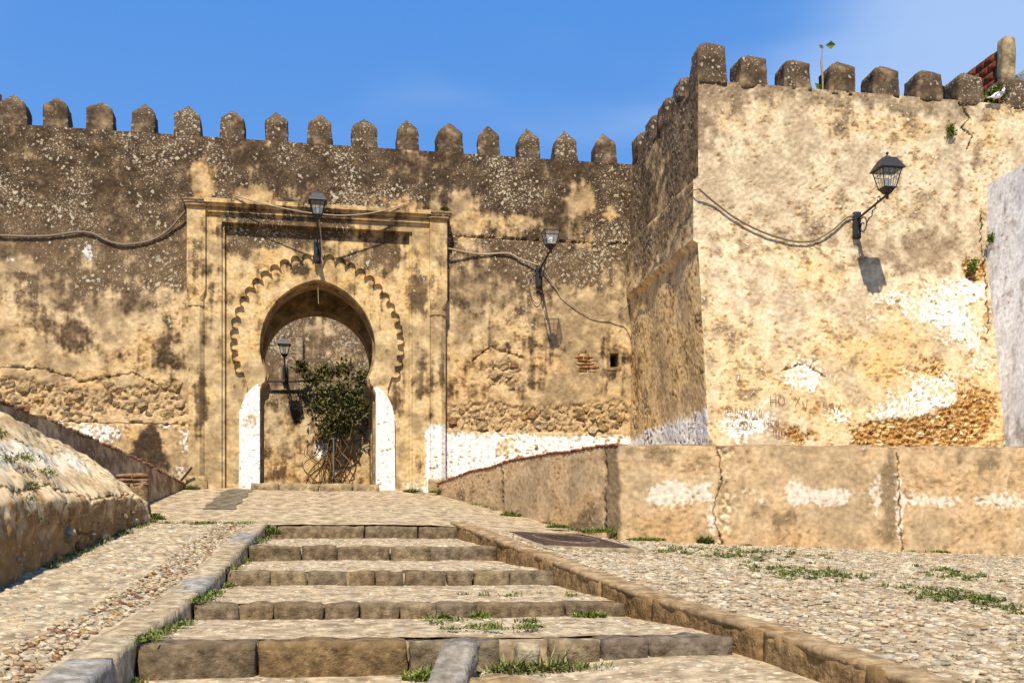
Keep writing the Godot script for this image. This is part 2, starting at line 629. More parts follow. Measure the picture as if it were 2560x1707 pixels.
func build_ground() -> void:
	structure("ground", sheet(2, 2, func(u, v): return v3(lerpf(-300, 300, u), -2.3, lerpf(-60, 400, v)), {}, no_uv, 0.0), mats.bed)
	# the street at the foot of the steps, falling away behind the viewer
	structure("street", ground_sheet(40, 50, func(u, v):
		var d := lerpf(-6.0, 8.1, v)
		var x := lerpf(along(kl_d, kl_x, maxf(d, 2.0)), along(kr_d, kr_x, maxf(d, 2.0)), u)
		return v3(x, street_y(x, d), d), 0.015), mats.bed_warm)
	structure("left_path", ground_sheet(40, 140, func(u, v):
		var d := lerpf(3.0, 18.05, v)
		var x := lerpf(along(mb_d, mb_x, d) - 0.5, along(kl_d, kl_x, d) - 0.2, u)
		return v3(x, ground_y(x, d), d)), mats.bed)
	structure("right_slope", ground_sheet(110, 120, func(u, v):
		var d := lerpf(2.5, 18.05, v)
		var x := lerpf(along(kr_d, kr_x, d) + 0.2, 17.0, u)
		return v3(x, ground_y(x, d), d)), stone(Color8(198, 174, 138), 0.6, 2.0))
	structure("landing", ground_sheet(90, 70, func(u, v):
		var d := lerpf(18.05, 25.0, v)
		var x := lerpf(-3.2, 5.2 - (d - 18.0) * 0.12, u)
		return v3(x, landing_y(x, d), d), 0.012), mats.bed_warm)
	# raised walk behind the right-hand parapet and terrace behind the left-hand one
	structure("right_ramp", ground_sheet(80, 20, func(u, v):
		var q := low_at(19.0 * u)
		return v3(q.x + 0.12, 1.66, lerpf(q.y + 0.15, 25.3, v))), mats.bed)
	structure("left_terrace", ground_sheet(20, 40, func(u, v):
		var d := lerpf(3.0, 25.3, v)
		return v3(lerpf(-14.0, along([15.7, 24.6], [-3.6, -2.75], d), u), 1.55, d)), mats.bed)
	var patch := part("cement_strip", ground_sheet(6, 30, func(u, v):
		var d := lerpf(20.2, 24.4, v)
		var x := lerpf(-1.72, -1.18, u) + (d - 24.4) * 0.03 + 0.03 * sin(d * 5.0)
		return v3(x, landing_y(x, d) + 0.012, d), 0.004), stone(Color8(140, 128, 108), 0.5, 1.0))
	patch.set_meta("kind", "structure")

# ------------------------------------------------------------------ the long wall
func merlon_mesh(w: float, dep: float, h: float, cap: float, sd: int) -> ArrayMesh:
	# tapering post with a low pyramid top
	return block(Vector3(w, h, dep), Vector3i(8, 9, 8), 0.025, 0.042, sd, func(p: Vector3):
		var t := p.y / h + 0.5
		var k := 1.0 - 0.07 * t
		var q := Vector3(p.x * k, p.y, p.z * k)
		if p.y > h * 0.5 - 0.09:
			var e := maxf(absf(p.x) / (w * 0.5), absf(p.z) / (dep * 0.5))
			q.y += cap * clampf(1.0 - e, 0.0, 1.0)
			q.y -= 0.03 * e
		return q, 1.4)

func build_gate_wall() -> void:
	var wall := thing("fortress_wall", "long crenellated fortress wall with dark lichen crust above bare rubble, pierced by the gate", "wall", v3(0, 0, 25))
	wall.position = Vector3.ZERO
	var pale := [[-2.26, 8.3, 0.42, 0.75, -1.5], [-1.15, 8.0, 0.7, 0.42, -1.5], [3.45, 7.75, 0.55, 0.9, -1.5], [4.5, 7.7, 1.2, 0.45, -1.1], [6.77, 8.05, 0.3, 0.25, -1.6], [6.1, 8.35, 0.5, 0.6, -1.3], [6.2, 7.4, 0.6, 0.5, -1.0], [1.9, 8.05, 1.3, 0.3, -1.0],
		[-2.75, 5.6, 0.45, 0.6, -0.5], [-4.6, 6.5, 0.35, 0.35, -0.8], [-6.0, 6.3, 0.6, 0.16, -1.6], [3.5, 6.9, 0.8, 0.5, -0.5], [6.9, 7.0, 0.6, 0.7, -0.35], [-3.4, 5.9, 0.5, 0.3, -0.5], [-4.1, 5.2, 1.2, 0.5, -0.3]]
	var grime := [[-4.9, 4.9, 0.8, 0.6, 0.65], [-2.9, 4.6, 0.5, 1.0, 0.5], [-3.6, 5.6, 0.5, 0.5, 0.5], [-3.35, 2.55, 0.3, 0.65, 1.9], [-3.5, 2.1, 0.8, 0.5, 1.4], [-5.0, 2.5, 3.0, 0.6, 0.3], [5.1, 7.6, 0.9, 0.5, 0.3], [5.3, 5.0, 1.1, 0.35, 0.5], [6.9, 4.6, 0.55, 0.9, 0.5], [4.1, 5.0, 0.9, 0.3, 0.25], [3.4, 6.0, 0.6, 0.4, 0.4], [5.6, 6.9, 1.6, 0.55, 0.5], [4.9, 4.2, 0.6, 0.4, 0.55]]
	var bare := [[4.35, 4.35, 0.75, 0.55, 1.6], [3.4, 3.3, 1.0, 0.55, 1.6], [4.3, 3.3, 1.2, 0.6, 1.6], [5.4, 3.25, 1.2, 0.62, 1.6], [6.4, 3.4, 1.0, 0.65, 1.4], [7.1, 3.5, 0.6, 0.6, 1.2], [6.2, 4.65, 0.33, 0.42, 1.5]]
	var chalk := [[3.75, 5.45, 0.6, 0.3, 0.6], [-4.6, 6.6, 0.28, 0.42, 0.9], [-6.05, 6.36, 0.6, 0.13, 1.0], [6.79, 7.36, 0.25, 0.22, 0.4], [6.75, 4.75, 0.4, 0.4, 0.1]]
	var p := paint({"x": -8.0, "y": 1.2, "w": 15.3, "h": 8.05, "ppm": 68.0, "seed": 3, "stain": 0.24, "streak": 0.22, "light": Color8(192, 168, 130), "ochre": Color8(184, 150, 102), "mid": Color8(104, 86, 65), "deep": Color8(58, 46, 35), "lichen_cover": 26.0, "lichen_floor": 5.6, "pit": 0.92, "relief": 7.0, "cracks": [[Vector2(-6.4, 4.15), Vector2(-5.5, 4.15), Vector2(-4.7, 3.9), Vector2(-3.7, 4.12), Vector2(-2.8, 3.7)], [Vector2(3.0, 7.4), Vector2(5.4, 7.38), Vector2(7.3, 7.42)], [Vector2(3.6, 4.6), Vector2(4.0, 4.95), Vector2(4.8, 4.7)], [Vector2(-7.0, 3.05), Vector2(-2.6, 3.05)]],
		"ctrl": func(x: float, y: float) -> Color:
			var edge := along([-8.0, -6.3, -5.5, -4.6, -3.7, -2.6, 3.0, 3.8, 4.3, 5.0, 5.8, 6.6, 7.3], [6.1, 5.9, 5.4, 5.5, 5.8, 5.6, 6.2, 5.8, 6.2, 5.9, 6.45, 6.45, 6.1], x)
			var dark := clampf((y - edge) * 0.7, -0.5, 0.62) + spots(pale, x, y) + spots(grime, x, y)
			var rub := spots(bare, x, y) - 0.5
			if x < -2.45: rub += clampf(4.0 * minf(y - 2.95, along([-8.0, -5.5, -4.6, -3.7, -2.8, -2.5], [4.15, 4.12, 3.88, 4.1, 3.95, 3.6], x) - y), -1.0, 1.4)
			var w := -1.2
			if x > 2.9: w = clampf((3.0 - y) * 6.0, -1.2, 0.9) - spots([[4.35, 2.6, 0.4, 0.4, 1.0]], x, y)
			elif x < -2.4: w = clampf((3.04 - y) * 5.0, -1.2, -0.02) + spots([[-4.6, 2.8, 0.7, 0.3, 0.5]], x, y) - spots([[-3.4, 2.4, 0.7, 0.8, 0.9]], x, y)
			w += spots(chalk, x, y) * 1.7
			if x > 2.9 and y < 2.98: rub -= 1.5
			var oc := clampf((edge - y) * 0.35, -0.1, 0.45) if y < edge else clampf((y - 6.6) * 0.5, 0.0, 0.62)
			if y < 3.05 and x < -2.4: oc = 0.85
			return Color(dark, rub, w, oc)})
	var hole := func(u, v):
		var x := lerpf(-8.0, 7.3, u)
		var y := lerpf(1.2, 9.25, v)
		return (x > -1.8 and x < 2.2 and y < 6.9) or (x > 6.79 and x < 7.0 and y > 4.57 and y < 4.88)
	part("wall_face", sheet(400, 212, func(u, v): return v3(lerpf(-8.0, 7.3, u), lerpf(1.2, 9.25, v), 25.0), p, func(u, v): return Vector2(lerpf(-8.0, 7.3, u), lerpf(1.2, 9.25, v)), 0.13, hole), p.mat, wall)
	# core of the wall: left, right and above the passage, 2.4 m thick
	for b in [[-14.0, -2.0, 0.0, 9.2], [2.5, 6.70, 0.0, 9.2], [7.08, 7.6, 0.0, 9.2], [6.70, 7.08, 0.0, 4.5], [6.70, 7.08, 4.95, 9.2], [-2.0, 2.5, 7.0, 9.2]]:
		var s := Vector3(b[1] - b[0], b[3] - b[2], 2.3)
		part("wall_core", plain_box(s), mats.dim_plaster, wall, place((b[0] + b[1]) * 0.5, (b[2] + b[3]) * 0.5, 26.25))
	part("wall_face", plain_box(Vector3(6.0, 8.0, 0.1)), mats.crust, wall, place(-11.0, 5.2, 25.05))
	# small square loophole with plastered reveal
	for q in [[6.75, 4.72, 0.06, 0.44], [7.04, 4.72, 0.06, 0.44]]: part("loophole_reveal", plain_box(Vector3(q[2], q[3], 0.5)), mats.dim_plaster, wall, place(q[0], q[1], 25.24))
	part("loophole_reveal", plain_box(Vector3(0.23, 0.06, 0.5)), mats.dim_plaster, wall, place(6.895, 4.53, 25.24))
	part("loophole_reveal", plain_box(Vector3(0.23, 0.06, 0.5)), mats.dim_plaster, wall, place(6.895, 4.915, 25.24))
	# coping and battlements
	part("coping", block(Vector3(15.4, 0.14, 1.1), Vector3i(150, 2, 10), 0.04, 0.04, 4, null, 1.1), mats.crust, wall, place(-0.45, 9.185, 25.57))
	var tops := [-6.14, -5.27, -4.38, -3.49, -2.59, -1.64, -0.71, 0.24, 1.2, 2.17, 3.11, 4.02, 4.92, 5.79, 6.73]
	for i in tops.size():
		var m := part("merlon", merlon_mesh(0.54 + rng.randf_range(-0.05, 0.06), 0.55, 0.60 + rng.randf_range(-0.03, 0.03), 0.22 + 0.005 * i + rng.randf_range(-0.03, 0.03), 40 + i), mats.crust, wall, place(tops[i], 9.45, 25.3, rng.randf_range(-0.08, 0.08), rng.randf_range(-0.03, 0.03), rng.randf_range(-0.045, 0.045)))
		m.set_meta("kind", "thing")
	for x in [-8.0, -7.05]: part("merlon", merlon_mesh(0.55, 0.55, 0.6, 0.12, 33), mats.crust, wall, place(x, 9.53, 25.33))
	# stones standing out of the lost plaster
	var shades := [Color8(192, 166, 126), Color8(180, 150, 108), Color8(190, 156, 96), Color8(170, 148, 118), Color8(168, 128, 96), Color8(206, 184, 148), Color8(186, 160, 118), Color8(198, 170, 124), Color8(176, 152, 116)]
	var spread := []
	for i in 420: spread.append([rng.randf_range(-6.9, -2.65), rng.randf_range(3.1, 4.0)])
	for i in 300:
		var x := rng.randf_range(3.1, 7.2)
		spread.append([x, rng.randf_range(3.08, along([3.1, 4.0, 5.2, 6.3, 7.2], [3.45, 3.6, 3.6, 3.65, 3.65], x))])
	for i in 26: spread.append([rng.randf_range(3.95, 4.75), rng.randf_range(4.0, 4.6)])
	scatter_stones(wall, spread, shades, func(_x, _y): return 25.07, Vector2(0.045, 0.17))
	# brick courses laid bare beside the loophole
	for r in 5:
		for c in 2:
			part("brick", block(Vector3(0.2 + 0.05 * rng.randf(), 0.05, 0.12), Vector3i(3, 2, 2), 0.014, 0.02, r * 3 + c), stone([Color8(186, 138, 90), Color8(176, 122, 80), Color8(192, 154, 110)][(r + c) % 3], 1.0, 2.0), wall, place(6.06 + c * 0.23 + (r % 2) * 0.08 + r * 0.02, 4.78 - r * 0.078, 25.05, 0, 0, rng.randf_range(-0.06, 0.06)))

func scatter_stones(parent: Node, spread: Array, shades: Array, depth: Callable, sizes: Vector2) -> void:
	var shapes := []
	for i in 8:
		shapes.append(block(Vector3(1.0, 0.66, 0.7), Vector3i(2, 2, 2), 0.16, 0.36, 200 + i, null, 1.1, true))
	var kept := []
	for q in spread:
		var s := lerpf(sizes.x, sizes.y, pow(rng.randf(), 1.5))
		var ok := true
		for o in kept:
			if Vector2(q[0] - o[0], (q[1] - o[1]) * 1.3).length() < (s + o[2]) * 0.78: ok = false
		if not ok: continue
		kept.append([q[0], q[1], s])
		part("stone", shapes[rng.randi() % 8], stone(shades[rng.randi() % shades.size()], 1.3, 3.0), parent, Transform3D(Basis.from_euler(Vector3(rng.randf_range(-0.3, 0.3), rng.randf_range(-0.4, 0.4), rng.randf_range(-0.35, 0.35))) * Basis.from_scale(Vector3.ONE * s * 1.8), v3(q[0], q[1], depth.call(q[0], q[1]))))

# ------------------------------------------------------------------ the gate
func arch(half: float, rise: float, cy: float, low: float, n: int) -> Array:
	# pointed horseshoe about x = 0.19 from the right springing over the top to the left one
	var e := (rise * rise - half * half) / (2.0 * half)
	var r := half + e
	var out := []
	var a0 := -acos((low + e) / r)
	var a1 := atan2(rise, e)
	for i in n + 1:
		var w := lerpf(a0, a1, float(i) / n)
		out.append(Vector2(0.19 - e + r * cos(w), cy + r * sin(w)))
	for i in range(n - 1, -1, -1): out.append(Vector2(0.38 - out[i].x, out[i].y))
	return out

func n_shape(inner: Array, x0: float, x1: float, y0: float, y1: float) -> PackedVector2Array:
	# inner runs from lower right over the top to lower left
	var p := PackedVector2Array([Vector2(x0, y0), Vector2(x0, y1), Vector2(x1, y1), Vector2(x1, y0)])
	for q in inner: p.append(q)
	return p

func opening(half: float, rise: float, jamb: float, y0: float) -> Array:
	var a := [Vector2(0.19 + jamb, y0), Vector2(0.19 + jamb, 3.82), Vector2(0.19 + jamb - 0.03, 3.93), Vector2(0.19 + jamb - 0.11, 4.0), Vector2(0.19 + jamb - 0.12, 4.07)]
	a.append_array(arch(half, rise, 4.78, half - 0.14, 22))
	a.append_array([Vector2(0.19 - jamb + 0.12, 4.07), Vector2(0.19 - jamb + 0.11, 4.0), Vector2(0.19 - jamb + 0.03, 3.93), Vector2(0.19 - jamb, 3.82), Vector2(0.19 - jamb, y0)])
	return a

func build_portal() -> void:
	var gate := thing("horseshoe_gate", "tall horseshoe gateway with scalloped arch, square frame and whitewashed jambs", "gate")
	var dirt := [[-1.2, 7.1, 1.0, 0.65, 1.3], [0.2, 7.25, 1.2, 0.55, 1.2], [1.7, 7.0, 0.75, 0.7, 1.1], [0.9, 6.75, 0.7, 0.35, 0.4], [-2.2, 5.0, 0.25, 0.8, 0.5], [-2.25, 3.5, 0.14, 1.0, 1.2], [2.4, 6.0, 0.25, 0.8, 0.9], [2.42, 4.3, 0.2, 1.0, 0.6], [2.8, 4.4, 0.12, 0.7, 1.3], [-2.05, 6.0, 0.2, 0.9, 0.45], [-0.2, 6.45, 0.35, 0.3, 0.9], [2.85, 7.0, 0.3, 0.8, 0.5], [-2.3, 6.6, 0.3, 1.0, 0.4], [1.9, 3.9, 0.2, 0.8, 0.4], [-1.45, 3.9, 0.2, 0.3, 0.5], [0.2, 7.75, 3.4, 0.22, 0.35]]
	var bright := [[-0.9, 6.75, 0.5, 0.3, -1.2], [0.75, 7.05, 0.5, 0.25, -0.8], [-1.6, 7.2, 0.2, 0.3, -0.8], [2.1, 7.0, 0.12, 0.4, -1.0]]
	var rust := [[-1.55, 4.3, 0.3, 0.4, 0.6], [-1.9, 2.3, 0.4, 0.8, 0.5], [0.2, 6.35, 1.4, 0.5, 0.5], [1.7, 3.0, 0.4, 0.9, 0.2], [-2.35, 2.6, 0.2, 0.6, 0.4]]
	var p := paint({"x": -2.75, "y": 1.3, "w": 5.95, "h": 6.7, "ppm": 84.0, "seed": 23, "streak": 0.26, "light": Color8(198, 174, 132), "ochre": Color8(190, 154, 98), "mid": Color8(116, 96, 70), "deep": Color8(70, 56, 41), "lichen_cover": 24.0, "lichen_floor": 6.5, "pit": 0.6, "relief": 3.0,
		"ctrl": func(x: float, y: float) -> Color:
			var w := -1.0
			if x > 2.5: w = clampf((3.12 - y) * 6.0, -1.2, 0.7)
			elif x < -2.1: w = -0.9 + spots([[-2.35, 3.3, 0.2, 0.5, 0.9]], x, y)
			elif x > 1.9: w = -0.8 + spots([[2.2, 1.7, 0.5, 0.5, 1.0]], x, y)
			return Color(-0.48 + spots(dirt, x, y) * 1.15 + spots(bright, x, y), -2.0, w, 0.28 + spots(rust, x, y) + clampf((y - 6.6) * 0.5, 0.0, 0.3))})
	gate.set_meta("kind", "thing")
	# scalloped recess: lobes strung along a horseshoe
	var ring := arch(1.76, 1.84, 4.86, 1.62, 60)
	var length := 0.0
	for i in ring.size() - 1: length += ring[i].distance_to(ring[i + 1])
	var lobes := 29
	var scallop := [Vector2(1.72, 1.3), Vector2(1.70, 3.9)]
	var c := Curve2D.new()
	for q in ring: c.add_point(q)
	for i in lobes:
		var at := c.sample_baked(length * (i + 0.5) / lobes)
		var next := c.sample_baked(length * (i + 0.55) / lobes)
		var t := (next - at).normalized()
		var o := Vector2(t.y, -t.x)
		var rr := 0.108 * rng.randf_range(0.93, 1.05)
		var tip := 0.128
		scallop.append(at - t * tip - o * (0.03 + rng.randf() * 0.02))
		for k in 9:
			var w := lerpf(-1.75, 1.75, k / 8.0)
			scallop.append(at + t * sin(w) * rr + o * (cos(w) * rr + 0.01))
		scallop.append(at + t * tip - o * (0.03 + rng.randf() * 0.02))
	scallop.append_array([Vector2(-1.32, 3.9), Vector2(-1.36, 1.3)])
	part("spandrel", plate(n_shape(scallop, -1.90, 2.29, 1.3, 7.36), 24.80, 24.93, p), p.mat, gate)
	part("arch_face", plate(n_shape(opening(1.245, 1.47, 1.245, 1.3), -1.88, 2.27, 1.3, 7.34), 24.875, 25.5, p), p.mat, gate)
	# rounded rim set a little back inside the arch
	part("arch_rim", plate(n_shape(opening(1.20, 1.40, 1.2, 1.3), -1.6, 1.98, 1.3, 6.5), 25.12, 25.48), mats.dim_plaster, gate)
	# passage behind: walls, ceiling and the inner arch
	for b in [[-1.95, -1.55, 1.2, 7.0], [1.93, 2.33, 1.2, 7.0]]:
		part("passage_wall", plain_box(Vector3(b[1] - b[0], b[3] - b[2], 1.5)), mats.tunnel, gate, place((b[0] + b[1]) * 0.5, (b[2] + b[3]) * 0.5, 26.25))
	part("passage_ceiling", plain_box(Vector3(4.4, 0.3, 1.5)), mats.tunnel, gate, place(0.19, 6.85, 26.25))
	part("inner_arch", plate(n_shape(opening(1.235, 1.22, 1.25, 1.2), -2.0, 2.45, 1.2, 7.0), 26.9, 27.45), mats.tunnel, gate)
	part("passage_floor", block(Vector3(3.7, 0.2, 2.8), Vector3i(10, 2, 8), 0.03, 0.02, 9), mats.bed_warm, gate, place(0.19, 1.62, 26.2))
	# whitewashed jambs
	for s in [-1.0, 1.0]:
		var q := PackedVector2Array()
		for k in [[1.245, 1.45], [1.245, 3.80], [1.20, 3.90], [1.27, 3.93], [1.40, 3.84], [1.52, 3.70], [1.60, 3.52], [1.66, 3.3], [1.67, 2.5], [1.68, 1.45]]:
			q.append(Vector2(0.19 + s * k[0] + rng.randf_range(-0.008, 0.008), k[1]))
		var jp := white_patch(0.19 + s * 1.45)
		part("whitewashed_jamb", plate(q, 24.76, 25.12, jp), jp.mat, gate)
	# square frame and cornice
	part("frame_side", plate(rect(-2.19, -1.84, 1.3, 7.34), 24.70, 25.0, p), p.mat, gate)
	part("frame_side", plate(rect(2.23, 2.62, 1.3, 7.34), 24.70, 25.0, p), p.mat, gate)
	part("frame_top", plate(rect(-2.19, 2.62, 7.343, 7.53), 24.70, 25.0, p), p.mat, gate)
	part("inner_fillet", plate(rect(-1.837, -1.78, 1.3, 7.34), 24.76, 24.9, p), p.mat, gate)
	part("inner_fillet", plate(rect(2.17, 2.227, 1.3, 7.34), 24.76, 24.9, p), p.mat, gate)
	var y := 7.533
	for mo in [[0.05, 24.63], [0.05, 24.67], [0.06, 24.58], [0.09, 24.52]]:
		part("cornice_moulding", plate(rect(-2.19, 2.62, y, y + mo[0]), mo[1], 25.0, p), p.mat, gate)
		y += mo[0] + 0.003
	# side columns: square above, octagonal below, on plinths
	for x in [-2.36, 2.80]:
		part("column_shaft", column_mesh(x, p), p.mat, gate)
		for t in [[7.62, 0.05, 0.46], [7.673, 0.06, 0.52], [7.736, 0.05, 0.58]]:
			part("column_cap", block(Vector3(t[2], t[1], 0.5), Vector3i(6, 2, 6), 0.015, 0.012, 5), mats.crust if t[1] > 0.055 else mats.dim_plaster, gate, place(x, t[0] + t[1] * 0.5, 24.80))
		part("plinth", block(Vector3(0.44, 0.6, 0.44), Vector3i(6, 8, 6), 0.03, 0.03, 8), stone(Color8(196, 170, 124), 0.6, 3.0), gate, place(x, 1.62, 24.80))
	# worn sill across the opening
	var sx := -1.25
	for wd in [0.62, 0.85, 0.7, 0.6]:
		part("sill_stone", block(Vector3(wd - 0.02, 0.3, 0.6), Vector3i(6, 3, 4), 0.05, 0.04, int(wd * 100)), stone(Color8(186, 164, 128), 0.7, 3.0), gate, place(sx + wd * 0.5, 1.63, 24.72, rng.randf_range(-0.03, 0.03)))
		sx += wd

func rect(x0: float, x1: float, y0: float, y1: float) -> PackedVector2Array:
	return PackedVector2Array([Vector2(x0, y0), Vector2(x0, y1), Vector2(x1, y1), Vector2(x1, y0)])

func white_patch(x: float) -> Dictionary:
	return paint({"x": x - 0.4, "y": 1.3, "w": 0.8, "h": 2.75, "ppm": 90.0, "seed": int(90 + x * 3), "light": Color8(204, 182, 146), "ochre": Color8(196, 160, 110), "mid": Color8(150, 130, 100), "deep": Color8(110, 90, 70), "white": Color8(224, 222, 222), "pit": 0.8, "relief": 3.0,
		"ctrl": func(_x, yy): return Color(-0.9, -2.0, 0.9 - spots([[x, 3.1, 0.25, 0.35, 0.9 if x < 0.0 else 0.1]], _x, yy), 0.3)})

func column_mesh(x: float, p: Dictionary) -> ArrayMesh:
	# cross section morphs from an octagon to a square at the broach stops
	var st := SurfaceTool.new()
	st.begin(Mesh.PRIMITIVE_TRIANGLES)
	st.set_smooth_group(-1)
	var levels := [[1.9, 0.0], [3.2, 0.0], [4.4, 0.0], [5.52, 0.0], [5.53, 0.12], [5.62, 0.12], [5.63, 0.0], [5.68, 0.25], [5.86, 1.0], [6.6, 1.0], [7.64, 1.0]]
	var rows := []
	for l in levels:
		var row := []
		var k: float = l[1]
		for i in 16:
			var w := TAU * i / 16.0
			var dir := Vector2(sin(w), cos(w))
			var oct := 0.168 / cos(fmod(w + PI / 8.0, PI / 4.0) - PI / 8.0)
			var sq := 0.19 / maxf(absf(dir.x), absf(dir.y))
			if k == 0.12: oct = 0.195
			row.append(Vector3(x + dir.x * lerpf(oct, sq, k if k != 0.12 else 0.0), l[0], -24.80 + dir.y * lerpf(oct, sq, k if k != 0.12 else 0.0)))
		rows.append(row)
	for j in rows.size() - 1:
		for i in 16:
			var a: Vector3 = rows[j][i]
			var b: Vector3 = rows[j][(i + 1) % 16]
			var c: Vector3 = rows[j + 1][(i + 1) % 16]
			var d: Vector3 = rows[j + 1][i]
			for q in [a, d, c, a, c, b]:
				st.set_uv(Vector2((q.x - p.x) / p.wm, 1.0 - (q.y - p.y) / p.hm))
				st.add_vertex(q)
	st.generate_normals()
	return st.commit()

# ------------------------------------------------------------------ the yard seen through the gate
func build_courtyard() -> void:
	structure("courtyard", ground_sheet(20, 20, func(u, v): return v3(lerpf(-9, 10, u), lerpf(1.7, 2.35, v), lerpf(27.0, 33.1, v))), mats.bed_warm)
	var wall := thing("inner_wall", "lichen-speckled inner wall seen through the gate, with a bush against it", "wall")
	var p := paint({"x": -4.0, "y": 2.0, "w": 8.5, "h": 7.0, "ppm": 46.0, "seed": 57, "light": Color8(196, 174, 138), "ochre": Color8(188, 152, 100), "streak": 0.2, "mid": Color8(112, 93, 72), "deep": Color8(70, 56, 43), "lichen_cover": 34.0, "lichen_floor": 5.0, "pit": 1.0, "relief": 6.0,
		"ctrl": func(x: float, y: float) -> Color:
			return Color(clampf((y - 4.6) * 0.5, -0.3, 0.55) + spots([[0.4, 6.9, 0.6, 0.4, -0.9], [0.9, 6.1, 0.7, 0.4, -0.9], [-0.6, 6.4, 0.3, 0.5, -0.7], [-0.5, 4.8, 0.3, 0.7, 0.3]], x, y), spots([[1.3, 2.9, 0.9, 0.6, 1.3], [-0.9, 2.9, 0.5, 0.3, 0.9]], x, y) - 0.5, -1.0 + spots([[0.35, 3.35, 0.4, 0.45, 1.8]], x, y), clampf((5.3 - y) * 0.2, 0.1, 0.5))})
	part("wall_face", sheet(140, 110, func(u, v): return v3(lerpf(-4.0, 4.5, u), lerpf(2.0, 9.0, v), 33.0), p, func(u, v): return Vector2(lerpf(-4.0, 4.5, u), lerpf(2.0, 9.0, v)), 0.12), p.mat, wall)
	part("wall_core", plain_box(Vector3(20, 9.0, 1.0)), mats.crust, wall, place(0.5, 4.5, 33.56))
	for b in [[-7.0, 0.0], [7.6, 0.0]]: part("wall_core", plain_box(Vector3(6.2, 7.0, 0.5)), mats.crust, wall, place(b[0], 5.5, 33.2))

# ------------------------------------------------------------------ the tower
func batter(y: float) -> float:
	return 0.5 * clampf((6.2 - y) / 3.2, 0.0, 1.4)

func ledge(y: float) -> float:
	# the flank's plaster stands proud in a band
	return 0.1 * ss(7.40, 7.34, y) - 0.09 * ss(6.19, 6.13, y)

